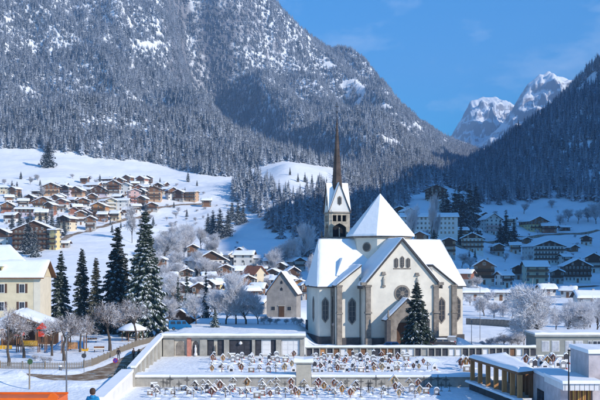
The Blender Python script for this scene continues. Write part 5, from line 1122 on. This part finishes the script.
KINDS = {
 'd': ('dark brown', roofed_cross('grave_cross', WOODD), 'dark brown wooden grave cross under a snowy roof'),
 'o': ('honey', roofed_cross('grave_cross', HONEY, panel=True), 'honey coloured wooden grave shrine under a snowy roof'),
 't': ('terracotta', roofed_cross('grave_cross', TERRA, panel=True), 'reddish wooden grave shrine under a snowy roof'),
 'n': ('tan', roofed_cross('grave_cross', TAN, panel=True), 'pale tan wooden grave shrine with steep snowy gable'),
 'g': ('grey', roofed_cross('grave_cross', WOODG), 'weathered grey wooden grave cross under a snowy roof'),
 'm': ('maroon', roofed_cross('grave_cross', MAROON, panel=True), 'maroon painted wooden grave shrine with diamond panel'),
 'i': ('iron', iron_cross('iron_cross'), 'thin black wrought iron grave cross with ring'),
 'a': ('arch', headstone('headstone', GREY2, 'arch'), 'rounded grey granite headstone capped with snow'),
 'b': ('black', headstone('headstone', SLATE, 'tall'), 'tall black stone grave marker capped with snow'),
 'w': ('white', headstone('headstone', TOMB, 'peak'), 'pale marble headstone with pointed snowy top'),
 's': ('square', headstone('headstone', STONEB, 'square'), 'broad brown stone headstone under a flat cushion of snow'),
}
used = set()
def grave(k, px, Y, s, where, zz=None):
    src = KINDS[k][1]; x = PX(px, Y) if px is not None else 0
    o = src if k not in used else copy_tree(src)
    if k not in used: used.add(k)
    o.location = (x, Y, gz(x, Y)-.02 if zz is None else zz); o.scale = (s, s, s); o.rotation_euler = (0,0,rnd.gauss(0,.1))
    tag(o, KINDS[k][2] + ' ' + where, 'cross' if k in 'dotngmi' else 'headstone', KINDS[k][2].split(' under')[0] + ' ' + where)
W1, W2, W3 = 'below the terrace wall', 'on the upper terrace', 'near the grey flat roofed hall'
rowA = list(zip((154,163,170,187,203,217,233,247,262,276,291,304,318.5,334,347,361,376,394,409,418,424,431,438,446), 'siiidgdogdtdmtiiindtiiii'))
rowB = list(zip((158,179,196,208,221,232,247,264,278,291,308,325,340,355,368,381,396,412,430,441,451), 'aiddtasgdtwoddiitatii'))
rowC = list(zip((150,166,188,201,216,231,240,262,277,294,312,328,342,354,372,387,404,421,436), 'sidgtddsdtadondidna'))
for (px, k), s in zip(rowA, [1.25]*30): grave(k, px, 125.6+rnd.uniform(-.3,.3), (.98 if k not in 'ni' else 1.3 if k == 'n' else 1.1)*rnd.uniform(.8,1.15), W1)
for px, k in rowB: grave(k, px+rnd.uniform(-1.5,1.5), 122.3+rnd.uniform(-.3,.3), rnd.uniform(.75,1.08), W1)
for px, k in rowC: grave(k, px+rnd.uniform(-1.5,1.5), 119.3+rnd.uniform(-.3,.3), rnd.uniform(.72,1.05), W1)
for px, k in zip((156,173,195,211,226,246,256,270,285,300,318,334,350,362,380,398,414), 'digtddstdodgtidnd'): grave(k, px+rnd.uniform(-1.5,1.5), 117.0+rnd.uniform(-.2,.2), rnd.uniform(.72,1.0), W1)
def mid_row(pxs, ks, Y):
    for px, k in zip(pxs, ks): grave(k, px+rnd.uniform(-1,1), Y+rnd.uniform(-.4,.4), rnd.uniform(.72,1.08), W2)
c1 = [213,223,232.5,242,252,260.5,269.5,277,286,294]; c2 = [315,322,330,337.5,345,353.5,361,367,374,382,390,397,406]
mid_row(c1, 'swsawabast', 152.0); mid_row(c1[:9], 'toaiswbas', 146.5); mid_row([c-2 for c in c1], 'dwsodatdsn', 136.5+2.5); mid_row([c-1 for c in c1], 'odwtsdadnw', 135.0)
mid_row(c2, 'absawbsabtswa', 152.0); mid_row(c2, 'sawbsabwasbts', 147.0); mid_row(c2, 'wsbatwsdabtsw', 142.0); mid_row([c-1 for c in c2], 'btwdsbwdtnwsd', 137.6); mid_row([c+1 for c in c2[:12]], 'swatwdsbonwd', 135.0)
GR = random.Random(77)
def fill_row(a, b, Y, step, where, pool):
    x_ = a
    while x_ < b:
        grave(GR.choice(pool), x_, Y+GR.uniform(-.5,.5), GR.uniform(.6,.95), where); x_ += step*GR.uniform(.7,1.5)
fill_row(152, 440, 124.0, 11, W1, 'iiasbwdgi'); fill_row(160, 430, 120.7, 12, W1, 'iasbwdgi'); fill_row(313, 408, 149.5, 9, W2, 'asbwiag'); fill_row(214, 296, 149.5, 12, W2, 'asbwiag'); fill_row(313, 408, 139.8, 10, W2, 'asbwidg')
mid_row([413,419,427,434], 'tndw', 137.8); mid_row([416,424], 'wt', 143.5)
for px, k, Y in ((461,'t',139),(466,'o',138),(471,'t',139),(467,'s',135.5),(463,'w',143)): grave(k, px, Y, 1.25, W2)
for px, k, Y in ((526,'t',141),(531,'a',138),(537,'i',138),(541,'w',140),(547,'o',139),(550,'i',141),(553,'t',142),(558,'w',138),(563,'a',136),(545,'w',134),(535,'b',134),(566,'b',143),(560,'s',146),(540,'s',146),(552,'a',147)): grave(k, px, Y, 1.25, W3)

# ------------------------------------------------------------------ fence, railing, signs, playground
FL = [P(-30,367.8),P(0,368.5),P(45,369.5),P(84,369.5),P(92,367.5),P(104,362),P(120,353.5),P(150,343.0),P(166,338.5)]
T = thing('picket_fence', 'weathered grey picket fence along the road round the playground', 'fence'); PKM = MB().xz([(-.07,0),(.07,0),(.07,.95),(0,1.06),(-.07,.95)], -.015, .015).mesh('picket', WOODG); PSM = MB().box(-.08,.08,-.08,.08,-.3,1.15).mesh('post', WOODG)
for i in range(len(FL)-1):
    a, b = FL[i], FL[i+1]; d = b-a; L_ = d.length; ang = math.atan2(d.y, d.x); n = int(L_/.235)
    for k in range(n):
        q_ = a+d*((k+.5)/n); link('picket', PKM, T, (q_.x, q_.y, gz(q_.x,q_.y)-.05 if q_.y < 186 else 0), ang+rnd.gauss(0,.03))
    m_ = max(1, int(L_/2.6))
    for k in range(m_): q_ = a+d*(k/m_); link('post', PSM, T, (q_.x, q_.y, gz(q_.x,q_.y) if q_.y < 186 else 0), ang)
    n2 = Vector((-d.y, d.x, 0)).normalized()*.05
    for z in (.25,.75): MB().tube(a+n2+Vector((0,0,z)), b+n2+Vector((0,0,z)), .04, .04, 4).build('rail', WOODG, T)
RL = [P(110,378.5),P(118,373),P(130,366),P(141,358.5),P(150,352.5),P(158,347.5)]
T = thing('railing', 'dark metal railing beside the footpath along the graveyard wall', 'railing'); RPM = MB().tube((0,0,-.2),(0,0,1.05),.045,.045,6).mesh('post', IRON)
for i in range(len(RL)-1):
    a, b = RL[i], RL[i+1]; d = b-a; n = max(1, int(d.length/1.5))
    for k in range(n): q_ = a+d*(k/n); link('post', RPM, T, (q_.x+.9, q_.y, gz(q_.x,q_.y)))
    for z in (.45, 1.0): MB().tube(a+Vector((.9,0,z)), b+Vector((.9,0,z)), .03, .03, 6).build('rail', IRON, T)
T = thing('street_lamp', 'tall grey lamp pole rising from the snow before the road', 'lamp post', (PX(66.5,105.5), 105.5, 0)); MB().tube((0,0,-.3),(0,0,7.3),.1,.07,10).build('pole', METAL, T); MB().box(-.1,.1,-.5,.12,7.3,7.45).build('lamp_head', METAL, T); MB().lathe([(.16,-.2),(.16,.4),(.1,.5)],10).build('base_sleeve', METAL, T)
p = P(29.5,389); T = thing('wooden_post', 'old wooden post with round green sign at the snow heap', 'signpost', p); MB().tube((0,0,-.3),(0,0,3.7),.11,.09,8).build('post', WOODG, T)
o = MB().lathe([(.33,-.02),(.33,.02)],18).build('round_sign', mat('green_sign', (.05,.1,.04), .5, .15, 3), T, loc=(.1,-.13,3.35)); o.rotation_euler = (R(90),0,0)
p = P(84,372.5); T = thing('road_sign', 'round traffic sign seen from its dark back by the picket fence', 'sign', p); MB().tube((0,0,-.2),(0,0,2.6),.035,.035,8).build('pole', METAL, T); o = MB().lathe([(.34,-.015),(.34,.015)],20).build('sign_disc', mat('sign_back', (.06,.06,.065), .5, .1, 3), T, loc=(0,-.06,2.35)); o.rotation_euler = (R(90),0,0)
p = P(115.5,376); T = thing('road_sign', 'round blue and red no parking sign by the footpath railing', 'sign', p); MB().tube((0,0,-.2),(0,0,2.3),.035,.035,8).build('pole', METAL, T)
REDP = mat('sign_red', (.45,.02,.03), .45, .08, 3); BLUEP = mat('sign_blue', (.03,.06,.35), .45, .08, 3)
o = MB().lathe([(.36,-.015),(.36,.015)],20).build('sign_disc', REDP, T, loc=(0,-.06,2.1)); o.rotation_euler = (R(90),0,0); MB().lathe([(.28,.016),(.28,.022)],20).build('blue_field', BLUEP, o); MB().box(-.36,.36,-.045,.045,.023,.028).build('red_bar', REDP, o, rz=R(45))
p = P(60.5,372); T = thing('litter_bin', 'small grey litter bin with snow lid in front of the picket fence', 'bin', p); MB().lathe([(.2,0),(.24,.75)],12).build('bin_body', METAL, T); MB().lathe([(.26,.75),(.22,.9),(.05,.97)],12).build('snow_cap', SNOWR, T); MB().tube((0,.28,-.2),(0,.28,1.1),.03,.03,6).build('bin_post', IRON, T)
# street lamps by the church square
for px_, py_, hp, lab in ((333,350,24,'small lantern post on the snowy square beside the apse'),(471.5,348,21,'short dark bollard lamp near the snow heap'),(480,340,62,'thin grey lamp pole in the snowy yard beyond the church apse')):
    p = P(px_, py_); T = thing('lamp_post', lab, 'lamp post', (p.x, p.y, gz(p.x,p.y) if p.y < 186 else 0)); h_ = hp*p.y/F; MB().tube((0,0,-.2),(0,0,h_),.06,.045,8).build('pole', METAL, T); MB().lathe([(.06,0),(.17,.1),(.2,.35),(.08,.45),(.02,.55)],8,(0,0,h_)).build('lantern', METAL, T)
# stone walls right of the church
T = thing('stone_wall', 'long low brown stone wall with snowy top across the yard beyond the church', 'wall'); a, b = Vector((PX(466,236),236,0)), Vector((PX(522,226),226,0)); n = 16
for i in range(n):
    u0, u1 = a.lerp(b,i/n), a.lerp(b,(i+1)/n); MB().box(0,(u1-u0).length-.03,0,.5,-.5,1.5+rnd.uniform(-.06,.06)).build('wall_block', STONEB, T, loc=u0, rz=math.atan2(u1.y-u0.y,u1.x-u0.x)); 
MB().box(0,(b-a).length,-.05,.55,1.57,1.85).build('snow_cap', SNOWR, T, loc=a, rz=math.atan2(b.y-a.y,b.x-a.x))
# playground
PY_ = 163.
T = thing('play_tower', 'red roofed wooden climbing tower with yellow bridge in the snowy playground', 'playground', (0, PY_, 0))
YEL = mat('yellow_panel', (.7,.36,.02), .5, .1, 2); RDP = mat('red_plastic', (.55,.05,.02), .4, .1, 2); BLP = mat('blue_plastic', (.02,.13,.35), .35, .1, 2)
xa = PX(16.5,PY_); xb = PX(21,PY_)
for x in (xa,xb):
    for y in (0,1.0): MB().tube((x,y,-.2),(x,y,3.1),.09,.09,8).build('post', WOODM, T)
MB().xz([(xa-.3,2.9),(xb+.3,2.9),(xb+.15,3.4),((xa+xb)/2,3.75),(xa-.15,3.4)], -.25, 1.25).build('roof', RDP, T); MB().box(xa,xb,0,1,1.0,1.12).build('platform', WOODM, T)
x2 = PX(38,PY_); x3 = PX(45,PY_)
for i in range(13): u0 = xb+.15+(x2-xb-.2)*i/13; MB().box(u0,u0+(x2-xb-.2)/13-.05,-.06,0,1.15,2.0).build('bridge_board', YEL, T)
MB().box(xb+.1,x2-.02,.02,1.0,1.0,1.12).build('bridge_deck', WOODM, T); MB().box(xb+.1,x2-.02,-.09,.02,2.02,2.12).build('handrail', WOODM, T)
for x in (x2,x3):
    for y in (0,1.1): MB().tube((x,y,-.2),(x,y,4.2),.09,.09,8).build('post', WOODM, T)
MB().box(x2,x3,-.05,0,2.7,3.6).build('red_panel', RDP, T); MB().add([(x2-.3,-.3,4.0),(x3+.3,-.3,4.0),(x3+.3,1.4,4.0),(x2-.3,1.4,4.0),((x2+x3)/2,.55,5.1)], [(0,1,4),(1,2,4),(2,3,4),(3,0,4),(3,2,1,0)]).build('roof', RDP, T); MB().box(x2,x3,0,1.1,1.5,1.62).build('platform', WOODM, T)
for i in range(6): x = xa-1.0-i*.55; MB().box(x-.24,x+.24,-.06,0,.55,1.2).build('fence_board', YEL, T)
T = thing('slide', 'blue plastic slide running down beside the play tower', 'slide', (0, PY_-1, 0)); s0 = Vector((PX(62,PY_-1),0,1.9)); s1 = Vector((PX(50,PY_-1),0,.35)); s2 = Vector((PX(47,PY_-1),0,.25))
for (p, q_) in ((s0,s1),(s1,s2)):
    MB().add([p+Vector((0,-.4,0)),q_+Vector((0,-.4,0)),q_+Vector((0,.4,0)),p+Vector((0,.4,0)),p+Vector((0,-.4,-.08)),q_+Vector((0,-.4,-.08)),q_+Vector((0,.4,-.08)),p+Vector((0,.4,-.08))],[(3,2,1,0),(4,5,6,7),(0,1,5,4),(2,3,7,6),(1,2,6,5),(3,0,4,7)]).build('chute', BLP, T)
    for y in (-.42,.42): MB().tube(p+Vector((0,y,.22)), q_+Vector((0,y,.22)), .07, .07, 6).build('side_rail', BLP, T)
for y in (-.4,.4): MB().tube((s0.x,y,-.2),(s0.x,y,3.0),.07,.07,6).build('post', WOODM, T)
MB().box(s0.x,s0.x+1.2,-.45,.45,1.8,1.9).build('platform', WOODM, T)
T = thing('play_house', 'small playhouse with honey wooden walls and blue panel behind the bare trees', 'playhouse', (PX(76,166), 166, 0))
for x in (-1.4,1.4):
    for y in (0,1.8): MB().box(x-.09,x+.09,y-.09,y+.09,-.2,3.0).build('post', WOODM, T)
for i in range(8): MB().box(-1.3+i*.33,-1.0+i*.33,-.05,0,.3,1.5).build('wall_board', WOODO if i < 5 else BLP, T)
roof_slab('roof', [(-1.8,-.4,2.8),(1.8,-.4,2.8),(1.8,.9,3.9),(-1.8,.9,3.9)], T, .1, .25, WOODM); roof_slab('roof', [(1.8,2.2,2.8),(-1.8,2.2,2.8),(-1.8,.9,3.9),(1.8,.9,3.9)], T, .1, .25, WOODM)
T = thing('spring_seat', 'yellow and red spring rocker half buried in snow', 'playground', (PX(85,160), 160, 0)); MB().tube((0,0,-.1),(0,0,.5),.12,.12,8).build('spring', METAL, T); MB().xz([(-.5,.5),(.5,.5),(.6,1.1),(.3,.85),(-.3,.8),(-.6,1.0)],-.12,.12).build('seat', YEL, T)
# canopy with snow on top
p = P(132.5,341); T = thing('canopy', 'white snow topped round canopy on posts beside the tallest spruce', 'canopy', (p.x, p.y, 0))
for k in range(6): a = k*math.pi/3+.3; MB().tube((2.0*math.cos(a),2.0*math.sin(a),-.2),(2.0*math.cos(a),2.0*math.sin(a),2.1),.07,.07,8).build('post', WOODM, T)
rf = MB().lathe([(2.7,2.05),(2.75,2.15),(.3,3.1),(.05,3.2)],16).build('roof', WOODM, T); MB().lathe([(2.78,2.16),(2.7,2.5),(1.5,3.15),(.4,3.55),(.02,3.65)],16).build('snow_cap', SNOWR, rf, True)
MB().box(-1.2,1.2,-.35,.35,.65,.75).build('table', WOODG, T)
# low hedges of snow by the playground: benches
for px_, py_ in ((99,352),(92,343)):
    p = P(px_, py_); T = thing('bench', 'wooden bench with a cushion of snow among the bare trees', 'bench', p, R(8), 'benches in the park')
    for i in range(3): MB().box(-.9,.9,-.25+i*.17,-.12+i*.17,.42,.47).build('seat_slat', WOODM, T)
    MB().box(-.9,.9,.27,.31,.6,.95).build('backrest', WOODM, T); MB().box(-.88,.88,-.24,.24,.475,.62).build('snow_cap', SNOWR, T)
    for x in (-.75,.75): MB().box(x-.05,x+.05,-.22,.3,-.2,.42).build('leg', IRON, T)

# ------------------------------------------------------------------ vehicles
def car(label, loc, rz, paint, van=False, snow=False):
    T = thing('parked_van' if van else 'parked_car', label, 'van' if van else 'car', loc, rz); L2, Wd = (2.3,.88) if van else (2.05,.84)
    low = [(-L2,.35),(-L2+.1,.25),(L2-.1,.25),(L2,.4),(L2-.05,.78),(L2-.75,.95),(-L2+.12,.98),(-L2,.8)] if not van else [(-L2,.35),(-L2+.1,.28),(L2-.1,.28),(L2,.45),(L2-.05,.9),(L2-.5,1.08),(-L2,1.1)]
    MB().xz(low, -Wd, Wd).build('body', paint, T)
    cab = [(-1.75,.96),(1.15,.94),(.55,1.42),(-1.35,1.46)] if not van else [(-2.28,1.09),(1.75,1.07),(1.05,1.9),(-2.2,1.95)]
    n = len(cab); vs = [(x,-Wd*.97,z) if z < 1.2 else (x,-Wd*.82,z) for x,z in cab]+[(x,Wd*.97,z) if z < 1.2 else (x,Wd*.82,z) for x,z in cab]
    MB().add(vs, [tuple(range(n)), tuple(range(2*n-1,n-1,-1))]+[((i+1)%n,i,n+i,n+(i+1)%n) for i in range(n)]).build('cabin', paint, T)
    zt = cab[2][1]; zb = cab[0][1]
    for sy in (-1,1):
        for (xa_, xb_) in (((-1.45,-.35),(-.22,.72)) if not van else ((-2.0,-.9),(-.75,.2),(.35,1.2))):
            t0, t1 = .15, .85; y0 = Wd*.97+(Wd*.82-Wd*.97)*t0+.012; y1 = Wd*.97+(Wd*.82-Wd*.97)*t1+.012; q_ = [(xa_+.06,sy*y0,zb+(zt-zb)*t0),(xb_,sy*y0,zb+(zt-zb)*t0),(xb_-.12,sy*y1,zb+(zt-zb)*t1),(xa_+.1,sy*y1,zb+(zt-zb)*t1)]
            MB().add(q_, [(0,1,2,3) if sy < 0 else (3,2,1,0)]).build('side_window', GLASS, T)
        MB().box(L2-.12,L2+.01,min(sy*.45,sy*.78),max(sy*.45,sy*.78),.58,.74).build('headlight', TOMB, T); MB().box(-L2-.015,-L2+.05,min(sy*.55,sy*.82),max(sy*.55,sy*.82),.6,.8).build('tail_light', REDP, T)
        for x in (-1.3,1.3):
            wl = MB().lathe([(.2,-.1),(.31,-.09),(.32,.09),(.2,.1)],16).build('wheel', mat('tyre', (.02,.02,.02), .8), T, loc=(x,sy*(Wd-.06),.31)); wl.rotation_euler = (R(90),0,0); MB().lathe([(.19,-.12),(.19,.12)],12).build('rim', METAL, wl)
    f = MB().add([(cab[1][0]+.012,-Wd*.85,zb+.06),(cab[1][0]+.012,Wd*.85,zb+.06),(cab[2][0]+.05,Wd*.75,zt-.05),(cab[2][0]+.05,-Wd*.75,zt-.05)], [(0,1,2,3)]).build('windscreen', GLASS, T)
    if snow: MB().box(-1.3,.5,-.66,.66,zt+.002,zt+.14).build('snow_cap', SNOWR, T); MB().box(1.15,1.85,-.7,.7,.965,1.04).build('bonnet_snow', SNOWR, T)
BLUEC = mat('bright_blue_paint', (.01,.13,.3), .3, .05, 1, spec=.5); DARKC = mat('dark_paint', (.03,.028,.03), .3, .1, 1, spec=.5); GREYC = mat('silver_paint', (.3,.29,.28), .35, .05, 1, spec=.5)
p = P(389.5,350.2); car('small bright blue car parked before the church porch', (p.x,p.y,gz(p.x,p.y)), R(176), BLUEC)
p = P(443,350); car('dark car with snowy roof parked beside the lone church spruce', (p.x,p.y,gz(p.x,p.y)), R(12), DARKC, snow=True)
p = P(452,348.5); car('silver car half hidden by the snow heap near the apse', (p.x,p.y-.2,gz(p.x,p.y)-.1), R(75), GREYC, snow=True)
p = Vector((PX(180,191),191,float(tz(PX(180,191),191))+.35)); car('bright blue van parked behind the tall spruce', p, R(10), BLUEC, van=True)
p = Vector((PX(163,190.5),190.5,float(tz(PX(163,190.5),190.5)))); car('dark car parked at the end of the road behind the fence', p, R(70), DARKC)
for px_, Y_, pm, lab in ((196,330,GREYC,'silver car on the snowy lane before the yellow house'),(283,420,BLUEC,'blue car between the chapel and the village barns'),(270,380,DARKC,'dark car on the lane behind the chapel'),(508,330,DARKC,'dark car in the yard beyond the stone wall')):
    car(lab, (PX(px_,Y_),Y_,float(tz(PX(px_,Y_),Y_))), R(rnd.uniform(-30,30)), pm, snow=True)

# ------------------------------------------------------------------ people
def person(label, loc, rz, jacket, trousers, hairc=(.05,.03,.02), stride=.12, h=1.74, hood=False):
    T = thing('person', label, 'person', loc, rz); k = h/1.74
    J = [((0,0,.95),.15),((0,0,1.12),.16),((0,0,1.33),.18),((0,0,1.47),.085),((0,-.01,1.55),.07),((0,-.02,1.63),.105),((0,-.01,1.71),.09),
         ((.1,0,.9),.1),((.11,-stride,.5),.075),((.11,-stride*.6,.1),.055),((.11,-stride*.6-.13,.04),.045),
         ((-.1,0,.9),.1),((-.11,stride*.5,.5),.075),((-.11,stride*1.6,.12),.055),((-.11,stride*1.6-.13,.05),.045),
         ((.21,0,1.4),.085),((.29,.03,1.14),.065),((.29,-.08,.92),.05),((.285,-.12,.84),.042),((-.21,0,1.4),.085),((-.29,.03,1.14),.065),((-.29,-.08,.92),.05),((-.285,-.12,.84),.042)]
    E = [(0,1),(1,2),(2,3),(3,4),(4,5),(5,6),(0,7),(7,8),(8,9),(9,10),(0,11),(11,12),(12,13),(13,14),(2,15),(15,16),(16,17),(17,18),(2,19),(19,20),(20,21),(21,22)]
    me = bpy.data.meshes.new('body'); me.from_pydata([tuple(c*k for c in p) for p, r in J], E, []); o = bpy.data.objects.new('tmp', me); col.objects.link(o)
    sk = o.modifiers.new('s','SKIN'); o.modifiers.new('d','SUBSURF').levels = 1
    for i, (p, r) in enumerate(J): sv_ = me.skin_vertices[0].data[i]; sv_.radius = (r*k,r*k*(.75 if i in (0,1,2) else 1)); sv_.use_root = (i == 0)
    dg = bpy.context.evaluated_depsgraph_get(); m2 = bpy.data.meshes.new_from_object(o.evaluated_get(dg)); bpy.data.objects.remove(o)
    SK = mat('skin', (.5,.28,.2), .6, .1, 8); SH = mat('shoe_black', (.02,.018,.016), .6)
    for m_ in (trousers, jacket, SK, SH): m2.materials.append(m_)
    for f_ in m2.polygons:
        c = f_.center/k; ar = abs(c.x) > .2; f_.material_index = 2 if (c.z > 1.5 or (ar and c.z < .9)) else 1 if c.z > .88 or ar else 3 if c.z < .1 else 0; f_.use_smooth = True
    m2.name = 'body'; link('body', m2, T)
    hm = mat('hair_%.2f' % hairc[0], hairc, .7, .2, 8); MB().lathe([(.1,-.1),(.125,-.02),(.12,.07),(.08,.13),(.02,.155)],12,(0,.02*k,1.665*k)).build('hair', hm, T, True)
    for x in (-.04,.04): MB().lathe([(.002,-.012),(.014,0),(.002,.012)],6,(x*k,-.118*k,1.655*k)).build('eye', IRON, T)
    MB().xz([(-.015,0),(.015,0),(0,.045)],-.145*k,-.11*k).build('nose', SK, T, loc=(0,0,1.615*k)); MB().box(-.03,.03,-.118*k,-.1*k,1.572*k,1.582*k).build('mouth', REDP, T)
    MB().lathe([(.12,1.4),(.13,1.46),(.1,1.52)],10,(0,0,0)).build('collar', jacket, T)
    return T
JB = mat('blue_jacket', (.01,.2,.42), .7, .15, 6, .2, 14); JD = mat('dark_jacket', (.02,.02,.025), .8, .2, 6); TD = mat('dark_trousers', (.03,.03,.04), .8, .2, 6); JR = mat('brown_jacket', (.12,.07,.05), .8, .2, 6)
person('person in a bright blue jacket with dark hair walking below the viewpoint', (PX(92.8,39), 39, 8.52), R(170), JB, TD)
p = P(118.5,359.5); person('person in dark clothes walking along the road near the picket fence', (p.x,p.y,0), R(20), JD, TD)
p = P(133.5,359.5); person('person in a brown jacket standing by the railing', (p.x,p.y,0), R(-30), JR, TD, stride=.03)
p = P(139,360.5); person('person all in black leaning at the graveyard railing', (p.x,p.y,0), R(150), JD, JD, stride=.06)
# orange snow plough trailer below the viewpoint
T = thing('snow_plough_truck', 'orange municipal tipper truck parked below the viewpoint', 'truck', (PX(24,38.5), 38.5, 8.52), 0); T.scale = (1,1,1.1); OR = mat('orange_paint', (.75,.13,.01), .45, .12, 1.5, .15, 6)
MB().box(-2.6,1.55,-.9,.9,.7,1.38).build('tipper_body', OR, T); MB().box(-2.65,1.6,-.95,-.88,1.38,1.46).build('top_rail', OR, T); MB().xz([(1.2,1.46),(1.62,1.46),(1.62,1.5),(1.42,1.66),(1.3,1.6)],-.94,-.8).build('lifting_lug', OR, T)
MB().box(-2.62,1.57,.86,.93,1.38,1.44).build('top_rail', OR, T)
for i in range(5): x = -2.4+i*.95; MB().box(x-.05,x+.05,-.95,-.905,.72,1.36).build('rib', OR, T)
MB().box(-2.5,1.5,-.85,.85,1.30,1.385).build('tarpaulin', OR, T); MB().box(-4.3,-2.75,-.95,.95,.5,1.3).build('cab', OR, T); MB().box(-4.0,-3.0,-.97,.97,.85,1.25).build('cab_window', GLASS, T)
MB().box(-4.3,1.5,-.4,.4,.45,.69).build('chassis', IRON, T)
for x in (-3.6,-1.2,.6):
    for y in (-.8,.8):
        wl = MB().lathe([(.25,-.13),(.44,-.12),(.45,.12),(.25,.13)],16).build('wheel', MATS['tyre'], T, loc=(x,y,.45)); wl.rotation_euler = (R(90),0,0)

# ------------------------------------------------------------------ mountain air
b_ = MB().box(-3600, 3600, -1900, 8600, -60, 1750)
hz = b_.build('haze', None); hz['kind'] = 'stuff'; hz['label'] = 'thin blue mountain air filling the valley'; hz['category'] = 'haze'
m = bpy.data.materials.new('haze'); m.use_nodes = True; t = m.node_tree
for nd in list(t.nodes):
    if nd.type == 'BSDF_PRINCIPLED': t.nodes.remove(nd)
pv_ = t.nodes.new('ShaderNodeVolumePrincipled'); pv_.inputs['Color'].default_value = (.32,.57,1,1); pv_.inputs['Density'].default_value = 1.4e-4; pv_.inputs['Anisotropy'].default_value = .0
t.links.new(pv_.outputs[0], [n_ for n_ in t.nodes if n_.type == 'OUTPUT_MATERIAL'][0].inputs['Volume'])
hz.data.materials.clear(); hz.data.materials.append(m)
